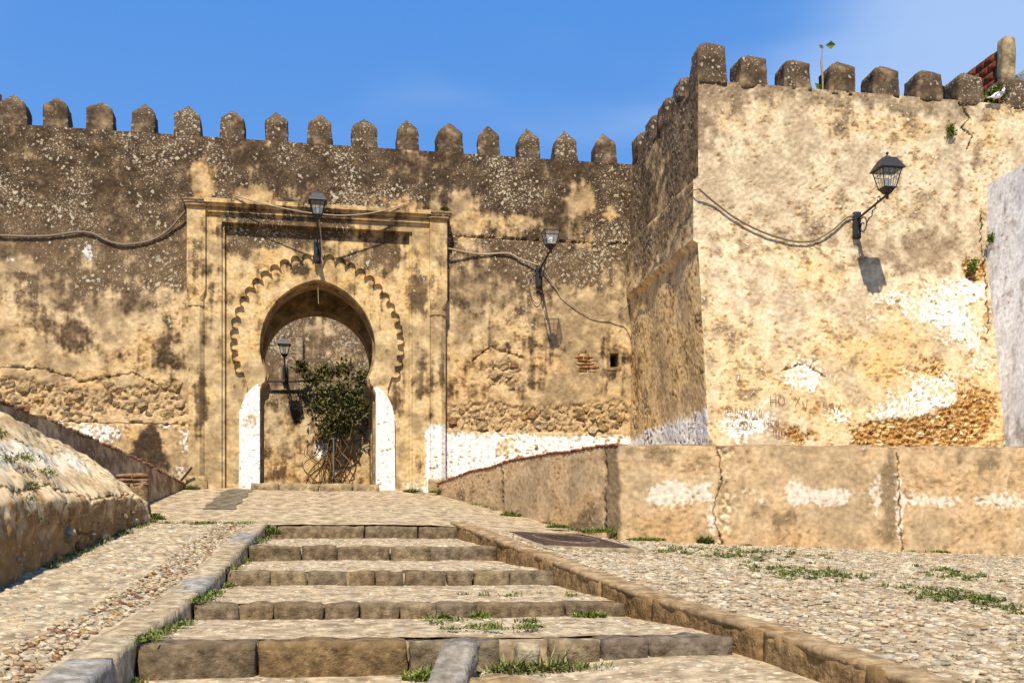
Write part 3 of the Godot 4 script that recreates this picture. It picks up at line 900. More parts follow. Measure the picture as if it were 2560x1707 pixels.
func build_tower() -> void:
	var tower := thing("square_tower", "square ochre corner tower with battlements and peeling limewash", "tower")
	var crust := [[8.0, 9.1, 1.0, 0.55, 0.8], [9.9, 9.2, 2.5, 0.35, 0.7], [12.2, 9.1, 1.6, 0.4, 0.7], [7.45, 8.4, 0.35, 1.2, 0.8], [12.9, 8.2, 0.5, 1.2, 0.5], [11.5, 6.15, 1.6, 0.6, 0.75], [12.4, 6.4, 0.8, 0.8, 0.5], [9.6, 6.5, 1.0, 0.4, 0.4], [8.0, 6.0, 0.6, 0.5, 0.3], [10.3, 7.6, 0.3, 0.6, 0.3], [10.2, 8.6, 0.5, 0.4, 0.3], [11.9, 7.3, 0.5, 0.4, 0.3]]
	var streak := [[12.95, 8.6, 0.22, 0.4, -0.7], [12.85, 8.1, 0.25, 0.45, -0.7], [13.1, 7.6, 0.35, 0.4, -0.7], [13.8, 7.8, 1.0, 0.4, -0.4]]
	var lime := [[12.1, 4.95, 1.1, 0.35, 0.9], [12.6, 4.6, 0.8, 0.5, 0.8], [11.2, 5.25, 0.9, 0.25, 0.6], [9.3, 3.6, 0.7, 0.45, 1.0], [11.6, 3.15, 1.0, 0.5, 0.85], [12.5, 3.4, 0.7, 0.6, 0.5], [7.9, 2.6, 0.6, 0.45, 0.95], [13.0, 5.6, 0.5, 0.5, 0.6], [10.9, 4.8, 0.5, 0.2, 0.6], [12.5, 5.4, 1.0, 0.4, 0.75], [11.9, 3.7, 0.9, 0.4, 0.7], [10.8, 2.85, 0.6, 0.35, 0.75], [8.4, 2.7, 0.5, 0.4, 0.7], [9.9, 2.85, 0.5, 0.25, 0.6], [12.9, 4.1, 0.5, 0.5, 0.6], [12.2, 2.9, 0.9, 0.4, 0.5]]
	var worn := [[8.9, 2.5, 0.7, 0.5, 1.0], [10.0, 2.4, 1.2, 0.5, 0.9], [10.9, 2.5, 0.9, 0.6, 1.5], [12.0, 2.6, 1.0, 0.7, 1.6], [12.8, 3.0, 0.8, 1.0, 1.4], [12.9, 4.4, 0.7, 0.5, 0.9], [12.2, 3.9, 1.0, 0.6, 0.9], [11.3, 3.8, 0.9, 0.5, 0.6], [13.0, 5.9, 0.45, 0.5, 1.5]]
	var gold := [[11.2, 4.3, 1.5, 1.1, 0.55], [9.6, 5.6, 1.0, 0.5, 0.5], [10.0, 3.6, 2.0, 1.0, 0.3], [12.3, 3.0, 1.5, 1.0, 0.4]]
	var p := paint({"x": 7.29, "y": 0.8, "w": 8.2, "h": 8.45, "ppm": 82.0, "seed": 91, "streak": 0.16, "flake": 0.45, "stain": 0.18, "light": Color8(202, 185, 155), "ochre": Color8(198, 163, 108), "mid": Color8(150, 130, 104), "deep": Color8(108, 92, 72), "lichen_cover": 12.0, "pit": 0.95, "earth": Color8(146, 100, 46), "relief": 9.0, "cell": 13.0, "squeeze": 2, "white": Color8(226, 220, 212), "cracks": [[Vector2(12.7, 9.2), Vector2(12.95, 8.9), Vector2(12.75, 8.7), Vector2(13.0, 8.55), Vector2(12.9, 8.3)], [Vector2(13.2, 7.0), Vector2(13.25, 5.9), Vector2(13.2, 4.6)], [Vector2(8.8, 3.7), Vector2(9.3, 3.85), Vector2(9.7, 3.6)]],
		"ctrl": func(x: float, y: float) -> Color:
			var wr := spots(worn, x, y)
			return Color(-0.42 + spots(crust, x, y) + spots(streak, x, y) - wr * 0.25, wr * 1.05 - 0.62, -0.62 + spots(lime, x, y) * 1.25 - maxf(wr - 0.8, 0.0) * 0.5, clampf((6.2 - y) * 0.14, 0.0, 0.4) + spots(gold, x, y) + (0.3 if y > 8.3 else 0.0)),
		"stones": [Color8(112, 74, 34), Color8(184, 148, 92), Color8(204, 176, 128), Color8(96, 62, 30), Color8(222, 204, 170), Color8(140, 98, 48), Color8(122, 82, 40), Color8(196, 160, 104)], "mortar": Color8(162, 120, 68)})
	part("front_face", sheet(260, 270, func(u, v):
		var y := lerpf(0.8, 9.25, v)
		return v3(lerpf(7.29 - ledge(y) - 0.01, 15.49, u), y, 20.4 - batter(y)), p, func(u, v): return Vector2(lerpf(7.29, 15.49, u), lerpf(0.8, 9.25, v)), 0.15), p.mat, tower)
	# the flank towards the gate, coordinates run along its length from the long wall (0) to the corner (4.6)
	var dark := [[3.9, 8.3, 1.6, 1.5, 0.6], [1.0, 8.0, 1.5, 1.6, 0.6], [2.6, 6.8, 2.0, 0.6, 0.35], [4.3, 6.8, 0.7, 0.7, 0.4], [3.0, 2.8, 0.5, 0.5, 0.2], [0.6, 5.0, 0.7, 1.4, 0.15]]
	var loss := [[0.5, 5.4, 0.5, 1.2, 0.9], [1.0, 4.0, 0.7, 1.0, 0.8], [1.4, 3.3, 0.8, 0.6, 0.9], [1.8, 5.4, 0.6, 0.5, 0.6], [0.4, 3.6, 0.4, 1.4, 1.0]]
	var ps := paint({"x": 0.0, "y": 0.8, "w": 5.4, "h": 8.45, "ppm": 56.0, "seed": 131, "light": Color8(204, 178, 134), "ochre": Color8(198, 158, 100), "mid": Color8(132, 110, 82), "deep": Color8(80, 65, 48), "stain": 0.0, "lichen_cover": 18.0, "pit": 1.05, "relief": 8.0,
		"ctrl": func(x: float, y: float) -> Color:
			return Color(-0.45 + spots(dark, x, y) + clampf((y - 6.2) * 0.8, 0.0, 0.6), spots(loss, x, y) - 0.45, clampf((2.98 - y) * 6.0, -1.2, 0.6), clampf((6.2 - y) * 0.3, 0.0, 0.45) if y < 6.2 else clampf((y - 6.6) * 0.4, 0.0, 0.5))})
	var flank := func(u, v):
		var y := lerpf(0.8, 9.25, v)
		return v3(7.29 - ledge(y) - (0.0 if u > 0.995 else 0.02 * sin(u * 17.0 + y)), y, lerpf(25.1, 20.4 - batter(y), u))
	part("side_face", sheet(130, 200, flank, ps, func(u, v): return Vector2(u * (4.7 + batter(lerpf(0.8, 9.25, v))), lerpf(0.8, 9.25, v)), 0.16), ps.mat, tower)
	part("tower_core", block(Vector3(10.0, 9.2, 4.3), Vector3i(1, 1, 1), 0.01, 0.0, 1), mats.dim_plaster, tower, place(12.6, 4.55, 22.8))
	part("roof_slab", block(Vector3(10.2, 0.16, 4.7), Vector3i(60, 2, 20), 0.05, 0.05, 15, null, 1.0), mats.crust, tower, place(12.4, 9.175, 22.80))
	for q in [[7.58, 20.68], [8.40, 20.7], [9.32, 20.7], [10.26, 20.7], [11.17, 20.7], [12.09, 20.7], [13.0, 20.7], [13.95, 20.7], [14.9, 20.7], [7.57, 21.75], [7.57, 22.75], [7.57, 23.75], [7.57, 24.7]]:
		var corner: bool = q[0] == 7.58
		part("merlon", merlon_mesh(0.56, 0.6, 0.78 if corner else rng.randf_range(0.58, 0.66), 0.15, int(q[0] * 31 + q[1] * 7)), mats.crust, tower, place(q[0], 9.56 if corner else 9.48, q[1], rng.randf_range(-0.04, 0.04)))
	# graffiti scratched at the foot of the front face
	var ink := flat_mat(Color8(112, 66, 54), 0.9)
	var strokes := {"H": [[0, 0, 0.05, 1], [0.55, 0, 0.6, 1], [0.02, 0.5, 0.6, 0.55]], "O": [[0.3, 1, 0, 0.7, 0.05, 0.2, 0.35, 0, 0.6, 0.3, 0.55, 0.8, 0.3, 1]], "X": [[0, 0, 0.6, 1], [0, 0.95, 0.6, 0.05]], "V": [[0, 1, 0.3, 0, 0.6, 1]], "S": [[0.55, 0.9, 0.2, 1, 0.05, 0.7, 0.5, 0.4, 0.45, 0.05, 0, 0.08]], "A": [[0, 0, 0.3, 1, 0.6, 0], [0.1, 0.4, 0.5, 0.42]], ":": [[0.2, 0.2, 0.25, 0.28]]}
	var words := [["HO X", 8.52, 3.02, 0.19, 0.0], ["V :SAX", 9.16, 2.95, 0.16, -0.04]]
	for word in words:
		var x: float = word[1]
		for ch in word[0]:
			for l in strokes.get(ch, []):
				var pts := []
				for i in range(0, l.size(), 2):
					var yy: float = word[2] + (x - word[1]) * word[4] + l[i + 1] * word[3] + rng.randf_range(-0.01, 0.01)
					pts.append(v3(x + l[i] * word[3], yy, 20.37 - batter(yy)))
				part("letter_stroke", tube(smooth_line(pts, pts.size() * 4), 0.0055, 4), ink, tower)
			x += word[3] * 0.85
	# looping scrawls to the left and below
	for g in [[7.62, 2.86, 0.75, 0.11, 8], [7.75, 2.62, 0.4, 0.09, 5], [8.38, 2.66, 0.3, 0.09, 4], [8.55, 2.48, 0.22, 0.1, 4]]:
		var pts := []
		for i in g[4] * 4:
			var yy: float = g[1] + g[3] * sin(i * 1.57 + 0.4 * sin(i * 1.3)) * rng.randf_range(0.6, 1.2)
			pts.append(v3(g[0] + g[2] * i / (g[4] * 4.0) + 0.05 * cos(i * 1.57), yy, 20.37 - batter(yy)))
		part("scrawl", tube(smooth_line(pts, g[4] * 14), 0.004, 4), ink, tower)
	# rendered white house that butts against the tower on the right
	var house := thing("white_house", "pale grey rendered house wall butting against the tower at the right edge", "house")
	var pw := paint({"x": 0.0, "y": 0.0, "w": 3.4, "h": 7.8, "ppm": 44.0, "seed": 171, "light": Color8(238, 240, 243), "ochre": Color8(234, 234, 236), "mid": Color8(204, 204, 206), "deep": Color8(150, 142, 136), "streak": 0.25, "lichen_cover": 0.0, "pit": 0.5, "relief": 1.5, "white": Color8(232, 232, 234), "ctrl": func(x, y): return Color(-0.5 + spots([[1.6, 3.0, 1.5, 1.6, 0.3], [0.3, 4.5, 0.3, 3.5, 0.3], [1.2, 7.2, 1.0, 0.5, 0.4]], x, y), -2.0, -0.5 + spots([[0.6, 3.4, 0.6, 0.8, 0.6], [0.2, 5.0, 0.3, 3.0, 0.4]], x, y), 0.4)})
	part("side_wall", sheet(24, 50, func(u, v): return v3(13.32, lerpf(0.2, 7.6, v), lerpf(20.6, 17.4, u)), pw, func(u, v): return Vector2(u * 3.4, lerpf(0.2, 7.6, v)), 0.05), pw.mat, house)
	part("house_body", plain_box(Vector3(4.0, 7.58, 3.0)), mats.white, house, place(15.36, 3.79, 18.92))

# ------------------------------------------------------------------ parapet of the right-hand ramp
var low_plan := [[2.70, 24.45], [3.9, 20.5], [4.6, 18.3], [4.95, 17.5], [12.0, 17.2], [17.0, 17.0]]

func low_at(s: float) -> Vector2:
	for i in range(1, low_plan.size()):
		var a := Vector2(low_plan[i - 1][0], low_plan[i - 1][1])
		var b := Vector2(low_plan[i][0], low_plan[i][1])
		var l := a.distance_to(b)
		if s <= l or i == low_plan.size() - 1: return a.lerp(b, s / l)
		s -= l
	return Vector2.ZERO

func low_top(s: float) -> float:
	return along([0.0, 1.2, 4.1, 7.0, 9.0, 19.0], [1.72, 1.86, 1.98, 1.94, 1.97, 2.04], s) + 0.012 * sin(s * 4.0)

func build_low_wall() -> void:
	var wall := thing("ramp_parapet", "low peach-coloured parapet wall with white paint smears, curving down to the gate", "wall")
	var white := [[8.1, 1.15, 0.68, 0.26, 1.0], [8.75, 1.25, 0.22, 0.35, 0.8], [8.3, 1.3, 0.41, 0.16, 0.6], [10.6, 1.12, 0.74, 0.21, 1.0], [10.25, 1.3, 0.22, 0.32, 0.8], [11.15, 1.2, 0.47, 0.19, 0.8], [12.5, 1.1, 0.54, 0.16, 0.9], [13.0, 1.05, 0.41, 0.13, 0.6], [14.0, 1.1, 0.81, 0.19, 0.9], [8.85, 0.75, 0.16, 0.5, 0.8], [9.3, 0.9, 0.09, 0.7, 0.7], [11.7, 1.2, 0.14, 0.8, 0.7], [12.08, 1.0, 0.08, 0.8, 0.7], [9.6, 1.15, 0.41, 0.16, 0.4]]
	var cement := [[7.1, 1.2, 0.26, 1.6, 1.5], [3.3, 1.2, 0.12, 1.4, 0.8], [6.4, 0.7, 0.7, 0.45, 0.8], [7.9, 1.85, 0.8, 0.2, 0.7], [10.4, 1.85, 0.7, 0.2, 0.6], [11.9, 1.2, 0.2, 1.4, 1.1], [9.9, 0.75, 0.7, 0.3, 0.4], [1.2, 1.4, 1.2, 0.3, 0.5], [13.5, 1.8, 1.0, 0.25, 0.5], [4.8, 1.0, 0.8, 0.4, 0.2]]
	var bare := [[9.05, 1.1, 0.22, 1.3, 1.2], [11.85, 1.3, 0.12, 0.9, 0.7], [9.1, 1.9, 0.3, 0.15, 0.8]]
	var p := paint({"x": 0.0, "y": -0.3, "w": 19.2, "h": 2.5, "ppm": 70.0, "seed": 203, "streak": 0.15, "white_most": 0.8, "light": Color8(188, 163, 128), "ochre": Color8(183, 149, 106), "mid": Color8(138, 118, 90), "deep": Color8(116, 98, 72), "lichen_cover": 3.0, "pit": 0.85, "relief": 6.0, "cracks": [[Vector2(8.95, 2.0), Vector2(9.0, 1.4), Vector2(8.85, 0.9), Vector2(9.0, 0.3)], [Vector2(3.3, 1.95), Vector2(3.35, 0.8)], [Vector2(12.05, 1.9), Vector2(12.1, 0.2)], [Vector2(6.95, 1.9), Vector2(6.9, 0.5)]], "white": Color8(214, 205, 192), "earth": Color8(146, 112, 74), "stones": [Color8(190, 170, 136), Color8(160, 136, 100), Color8(200, 184, 152)], "mortar": Color8(150, 126, 90),
		"ctrl": func(x: float, y: float) -> Color:
			return Color(-0.5 + spots(cement, x, y), spots(bare, x, y) - 0.5, -0.5 + spots(white, x, y) * 1.3, 0.35 + spots([[6.0, 0.9, 0.8, 0.5, 0.5], [9.5, 0.4, 3.0, 0.4, 0.4], [8.0, 0.6, 1.0, 0.4, 0.3]], x, y))})
	var total := 19.2
	part("wall_face", sheet(420, 50, func(u, v):
		var s: float = u * total
		var q := low_at(s)
		var g := ground_y(q.x, q.y) - 0.12
		return v3(q.x - 0.02 * v, lerpf(g, low_top(s), v), q.y + 0.04 * v), p, func(u, v):
		var s: float = u * total
		var q := low_at(s)
		return Vector2(s, lerpf(ground_y(q.x, q.y) - 0.12, low_top(s), v)), 0.09), p.mat, wall)
	# top and back as one thick run
	part("wall_top", sheet(200, 3, func(u, v):
		var s: float = u * total
		var q := low_at(s)
		var q2 := low_at(s + 0.05)
		var t := (q2 - q).normalized()
		var n := Vector2(-t.y, t.x) * (-1.0 if t.x * 0.0 - t.y > 2.0 else 1.0)
		var w: float = [0.0, 0.03, 0.4, 0.42][int(round(v * 3.0))]
		var e := q + n * w
		var y: float = low_top(s) + ([0.0, 0.02, 0.01, -1.9][int(round(v * 3.0))])
		return v3(e.x - 0.02, y, e.y + 0.04), {}, no_uv, 0.0), stone(Color8(190, 166, 130), 0.5, 3.0), wall)
	var reds := [Color8(172, 112, 84), Color8(182, 128, 98), Color8(160, 104, 78)]
	var s := 0.25
	var n := 0
	while s < 7.3:
		var q := low_at(s)
		var t := low_at(s + 0.05) - q
		part("brick", block(Vector3(0.105, 0.055, 0.24), Vector3i(2, 2, 2), 0.012, 0.012, n % 5), stone(reds[n % 3], 1.0, 2.0), wall, place(q.x + 0.08 * (1.0 if t.y < 0 else 0.0), low_top(s) + 0.025 + rng.randf_range(-0.008, 0.008), q.y + 0.06, atan2(t.y, t.x), rng.randf_range(-0.05, 0.05), rng.randf_range(-0.08, 0.08)))
		s += 0.122
		n += 1

# ------------------------------------------------------------------ bank and parapet on the left
func build_left_bank() -> void:
	var bank := thing("plastered_bank", "sloping limewashed stone bank with moss, beside the cobbled path", "bank")
	var ds := [3.0, 7.0, 11.1, 14.0, 16.0, 17.2, 18.0, 18.35, 18.5]
	var fx := [-3.05, -2.95, -2.76, -2.62, -2.56, -2.52, -2.5, -2.53, -2.6]
	var fy := [-0.5, 0.1, 0.60, 0.76, 0.92, 1.0, 1.02, 0.95, 0.74]
	var cx := [-4.2, -4.0, -3.78, -3.57, -3.35, -3.05, -2.75, -2.62, -2.62]
	var cy := [1.6, 1.75, 1.82, 1.79, 1.70, 1.52, 1.2, 1.0, 0.74]
	var lime := [[9.0, 1.9, 1.8, 0.5, 0.7], [13.6, 1.45, 2.6, 0.32, 1.0], [15.8, 1.6, 1.0, 0.45, 0.8], [11.3, 1.25, 1.5, 0.25, 0.8], [17.0, 1.3, 0.8, 0.4, 0.5]]
	var brown := [[9.0, 0.3, 6.0, 0.9, 0.8], [15.0, 0.3, 5.0, 0.8, 0.9]]  # darker brown on the path-side face, with its shade painted in
	var p := paint({"x": 3.0, "y": -0.2, "w": 15.6, "h": 2.6, "ppm": 64.0, "seed": 233, "stain": 0.0, "light": Color8(202, 183, 147), "ochre": Color8(198, 166, 116), "mid": Color8(146, 116, 76), "deep": Color8(112, 84, 52), "cracks": [[Vector2(10.0, 1.2), Vector2(11.5, 0.95), Vector2(13.0, 1.05), Vector2(14.5, 0.9), Vector2(17.5, 0.95)], [Vector2(11.3, 0.9), Vector2(11.5, 0.4), Vector2(11.2, 0.0)], [Vector2(13.3, 0.9), Vector2(13.6, 0.5), Vector2(14.4, 0.3)], [Vector2(11.0, 1.6), Vector2(12.2, 1.45), Vector2(12.8, 1.2)], [Vector2(12.0, 2.0), Vector2(13.5, 1.7), Vector2(14.2, 1.35)]], "lichen_cover": 6.0, "pit": 0.9, "relief": 9.0, "white": Color8(216, 208, 190),
		"ctrl": func(x: float, y: float) -> Color: return Color(-0.45 + spots(brown, x, y), spots([[12.0, 0.3, 1.5, 0.5, 0.6], [16.5, 0.4, 1.2, 0.6, 0.7], [8.0, 0.4, 1.5, 0.5, 0.5]], x, y) - 0.5, -0.45 + spots(lime, x, y), 0.25)})
	part("bank_surface", sheet(260, 60, func(u, v):
		var d := lerpf(3.0, 18.5, u)
		var bx := along(mb_d, mb_x, d)
		var q := Vector2.ZERO
		var by := ground_y(bx, d) - 0.1
		var f := Vector2(along(ds, fx, d), along(ds, fy, d))
		var c := Vector2(along(ds, cx, d), along(ds, cy, d))
		if v < 0.38: q = Vector2(bx + 0.06, by).lerp(f, v / 0.38)
		else:
			var t: float = (v - 0.38) / 0.62
			q = f.lerp(c, t) + Vector2(-0.10, 0.10) * sin(t * PI)
		var lump := lumpy.get_noise_3d(d * 55.0, q.x * 55.0, q.y * 55.0) * 0.09 + lumpy.get_noise_3d(d * 160.0, q.x * 160.0, q.y * 160.0) * 0.022
		return v3(q.x + lump, q.y + lump * 0.6, d), p, func(u, v): return Vector2(lerpf(3.0, 18.5, u), v * 2.3), 0.09), p.mat, bank)
	var lumps := []
	for i in 8: lumps.append(block(Vector3(1.0, 0.7, 0.8), Vector3i(3, 3, 3), 0.25, 0.30, 520 + i, null, 1.0, i % 2 == 0))
	var tones := [Color8(182, 154, 112), Color8(194, 172, 134), Color8(170, 134, 86), Color8(160, 138, 106), Color8(158, 112, 80), Color8(206, 190, 156), Color8(186, 146, 92)]
	for i in 46:
		var d := rng.randf_range(8.5, 18.3)
		var f := Vector2(along(ds, fx, d), along(ds, fy, d))
		var c := Vector2(along(ds, cx, d), along(ds, cy, d))
		var foot := Vector2(along(mb_d, mb_x, d) + 0.06, ground_y(along(mb_d, mb_x, d), d) - 0.1)
		var t := rng.randf_range(-0.95, 0.12)
		var q := f.lerp(foot, -t) if t < 0.0 else f.lerp(c, t) + Vector2(-0.08, 0.08) * sin(t * PI)
		var s := rng.randf_range(0.07, 0.24) * (1.0 if t < 0.1 else 0.75)
		part("stone", lumps[i % 8], stone(tones[rng.randi() % 7], 0.9, 3.0), bank, Transform3D(Basis.from_euler(Vector3(rng.randf_range(-0.3, 0.3), rng.randf() * TAU, -0.7 if t > 0.0 else -0.1)) * Basis.from_scale(Vector3(s, s * 0.62, s) * 1.2), v3(q.x - s * 0.42, q.y - s * 0.12, d)))
	# parapet behind the bank, falling to the gate
	var wall := thing("stair_parapet", "weathered left-hand parapet with broken brick coping, behind the bank", "wall")
	var px := [[3.0, -4.75, 1.95], [13.0, -3.75, 1.93], [15.7, -3.45, 1.95], [17.2, -3.3, 1.92], [19.2, -3.08, 1.88], [21.0, -2.9, 1.84], [23.0, -2.72, 1.76], [24.7, -2.56, 1.70]]
	var dd := []
	var xx := []
	var yy := []
	for q in px:
		dd.append(q[0])
		xx.append(q[1])
		yy.append(q[2])
	var pp := paint({"x": 12.0, "y": 0.2, "w": 12.8, "h": 1.9, "ppm": 46.0, "seed": 263, "light": Color8(188, 166, 136), "ochre": Color8(178, 144, 104), "mid": Color8(140, 116, 90), "deep": Color8(104, 84, 66), "lichen_cover": 6.0, "pit": 1.1, "relief": 6.0, "white": Color8(214, 210, 204), "ctrl": func(x, y): return Color(0.0 + spots([[16.0, 1.4, 1.5, 0.5, -0.6]], x, y), -0.8 + spots([[20.0, 1.7, 4.0, 0.3, 0.7]], x, y), -0.5 + spots([[16.0, 1.5, 1.4, 0.4, 0.7]], x, y), 0.3)})
	part("wall_face", sheet(150, 26, func(u, v):
		var d := lerpf(12.0, 24.75, u)
		var x := along(dd, xx, d)
		return v3(x + 0.03 * lumpy.get_noise_2d(d * 60.0, v * 40.0), lerpf(0.4, along(dd, yy, d), v), d), pp, func(u, v): return Vector2(lerpf(12.0, 24.75, u), lerpf(0.4, 1.95, v)), 0.08), pp.mat, wall)
	part("wall_back", sheet(60, 2, func(u, v):
		var d := lerpf(12.0, 24.75, u)
		return v3(along(dd, xx, d) - [0.0, 0.34, 0.36][int(round(v * 2.0))], along(dd, yy, d) - [0.01, 0.0, 1.2][int(round(v * 2.0))], d), {}, no_uv, 0.0), mats.dim_plaster, wall)
	var d := 14.0
	var n := 0
	var reds := [Color8(150, 108, 82), Color8(168, 128, 98), Color8(158, 128, 102)]
	while d < 24.6:
		if rng.randf() < 0.86:
			part("brick", block(Vector3(0.32, 0.06, 0.13), Vector3i(2, 2, 2), 0.015, 0.016, n % 5), stone(reds[n % 3], 1.0, 2.0), wall, place(along(dd, xx, d) - 0.15, along(dd, yy, d) + 0.02, d, 0.09 + rng.randf_range(-0.1, 0.1), rng.randf_range(-0.08, 0.08), rng.randf_range(-0.1, 0.1)))
		d += 0.16
		n += 1
	# low brick pier at the end of the bank
	var pier := thing("brick_pier", "short crumbling brick pier between the bank and the left parapet", "pier", v3(-2.78, 0.75, 18.9))
	part("pier_core", block(Vector3(0.46, 0.75, 0.5), Vector3i(6, 8, 6), 0.04, 0.05, 61), stone(Color8(172, 146, 112), 0.8, 4.0), pier, place(0, 0.34, 0))
	for r in 3:
		for c in 2:
			part("brick", block(Vector3(0.24, 0.05, 0.27), Vector3i(3, 2, 3), 0.012, 0.015, r * 2 + c), stone(reds[(r + c) % 3], 1.0, 2.0), pier, place(-0.12 + c * 0.25 + rng.randf_range(-0.02, 0.02), 0.55 + r * 0.065, -0.13, rng.randf_range(-0.1, 0.1)))

# ------------------------------------------------------------------ steps and kerbs
func build_steps() -> void:
	var flight := thing("stone_steps", "flight of five broad worn stone steps rising to the gate", "steps")
	flight.set_meta("kind", "structure")
	flight.remove_meta("category")
	# joints of the risers, metres across
	var joints := [
		[-1.165, -0.36, 0.70, 1.36, 1.47, 1.66, 1.74, 2.12, 2.48, 3.14],
		[-1.01, -0.62, -0.30, 0.12, 0.45, 0.80, 1.14, 1.52, 1.83, 2.35, 2.92],
		[-0.88, -0.42, -0.02, 0.42, 0.72, 1.05, 1.52, 1.83, 2.25, 2.78],
		[-0.79, -0.1, 0.36, 1.08, 1.62, 2.54],
		[-0.62, -0.5, 0.86, 1.72, 2.36]]
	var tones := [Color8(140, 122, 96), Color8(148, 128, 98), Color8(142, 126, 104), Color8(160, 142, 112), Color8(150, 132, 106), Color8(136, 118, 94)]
	for i in 5:
		var d: float = step_d[i]
		for k in joints[i].size() - 1:
			var x0: float = joints[i][k]
			var x1: float = joints[i][k + 1]
			if i == 0 and (k == 3 or k == 5): continue
			var w := x1 - x0 - 0.012
			var hgt: float = step_top[i] - step_foot[i] + 0.16
			var c: Color = tones[(k * 5 + i * 2) % 6]
			var drop := 0.0
			if i == 0:
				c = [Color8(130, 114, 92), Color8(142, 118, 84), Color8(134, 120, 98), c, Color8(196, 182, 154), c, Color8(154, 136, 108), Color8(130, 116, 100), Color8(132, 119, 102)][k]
				drop = [0.0, 0.0, 0.012, 0.0, 0.03, 0.0, 0.012, 0.0, 0.0][k]
			var b := block(Vector3(w, hgt, 0.4), Vector3i(maxi(3, int(w / 0.07)), 7, 4), 0.022, 0.034, i * 20 + k, null, 2.6)
			part("step_stone", b, stone(c, 1.1, 1.8), flight, place((x0 + x1) * 0.5, step_top[i] - hgt * 0.5 - drop, d + 0.2 + rng.randf_range(-0.012, 0.012), rng.randf_range(-0.01, 0.01), 0, rng.randf_range(-0.006, 0.006)))
		var deep_: float = (step_d[i + 1] if i < 4 else 18.4) - d
		part("step_core", plain_box(Vector3(joints[i][-1] - joints[i][0], 1.0, deep_)), mats.bed_warm, flight, place((joints[i][-1] + joints[i][0]) * 0.5, step_top[i] - 0.525, d + 0.16 + deep_ * 0.5))
		# cobbled tread behind the riser stones
		var d1: float = step_d[i + 1] if i < 4 else 18.6
		var y1: float = step_foot[i + 1] if i < 4 else 0.72
		var tread := part("tread", ground_sheet(50, 26, func(u, v):
			var dz := lerpf(d + 0.36, d1 + 0.15, v)
			return v3(lerpf(along(kl_d, kl_x, dz) - 0.1, along(kr_d, kr_x, dz) + 0.15, u), lerpf(step_top[i] - 0.008, y1, v), dz), 0.018), mats.bed_warm, flight)
		tread.set_meta("tread", i)
	# left kerb
	var kerb := thing("left_kerb", "line of grey kerb stones between the left path and the steps", "kerb")
	kerb.set_meta("kind", "structure")
	kerb.remove_meta("category")
	var dd := 3.6
	var n := 0
	var kt := [Color8(200, 182, 150), Color8(206, 190, 160), Color8(178, 174, 166), Color8(202, 184, 154)]
	while dd < 18.2:
		var l := rng.randf_range(0.75, 1.35)
		kerb_stone(kerb, kl_d, kl_x, kl_y, dd, minf(dd + l, 18.25), -0.15, 0.28, 0.34, kt[(n * 3) % 4], 300 + n, 0.016)
		dd += l
		n += 1
	var kerb2 := thing("right_kerb", "brown stone kerb running down the right side of the steps", "kerb")
	kerb2.set_meta("kind", "structure")
	kerb2.remove_meta("category")
	dd = 3.4
	n = 0
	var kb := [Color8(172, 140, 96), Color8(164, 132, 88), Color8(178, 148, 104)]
	while dd < 18.4:
		var l := rng.randf_range(1.2, 2.1)
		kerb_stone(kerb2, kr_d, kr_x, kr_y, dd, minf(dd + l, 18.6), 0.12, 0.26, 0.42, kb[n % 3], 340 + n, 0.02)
		dd += l
		n += 1

func kerb_stone(parent: Node, kd: Array, kx: Array, ky: Array, d0: float, d1: float, off: float, w: float, h: float, c: Color, sd: int, rough: float) -> void:
	var a := v3(along(kd, kx, d0) + off, along(kd, ky, d0), d0)
	var b := v3(along(kd, kx, d1) + off, along(kd, ky, d1), d1)
	var t := b - a
	var m := block(Vector3(w, h, t.length() - 0.012), Vector3i(5, 5, maxi(4, int(t.length() / 0.08))), 0.022, rough, sd, null, 2.0)
	var z := -t.normalized()
	var x := Vector3.UP.cross(z).normalized()
	var y := z.cross(x)
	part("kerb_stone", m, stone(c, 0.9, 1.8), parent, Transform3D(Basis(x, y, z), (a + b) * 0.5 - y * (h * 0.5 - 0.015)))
	if h > 0.4:  # the taller right kerb gets a paler strip along its top
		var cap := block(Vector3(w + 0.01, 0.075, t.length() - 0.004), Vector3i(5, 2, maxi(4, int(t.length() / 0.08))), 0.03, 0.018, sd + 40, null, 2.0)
		part("kerb_top", cap, stone(Color8(188, 162, 124), 0.7, 1.5), parent, Transform3D(Basis(x, y, z), (a + b) * 0.5 - y * 0.012))

# ------------------------------------------------------------------ cobbles
func pebble_shapes() -> Array:
	var out := []
	for i in 5:
		out.append(block(Vector3(1.0, 0.5, 0.78), Vector3i(2, 2, 2), 0.245, 0.22, 400 + i, null, 0.7))
	return out

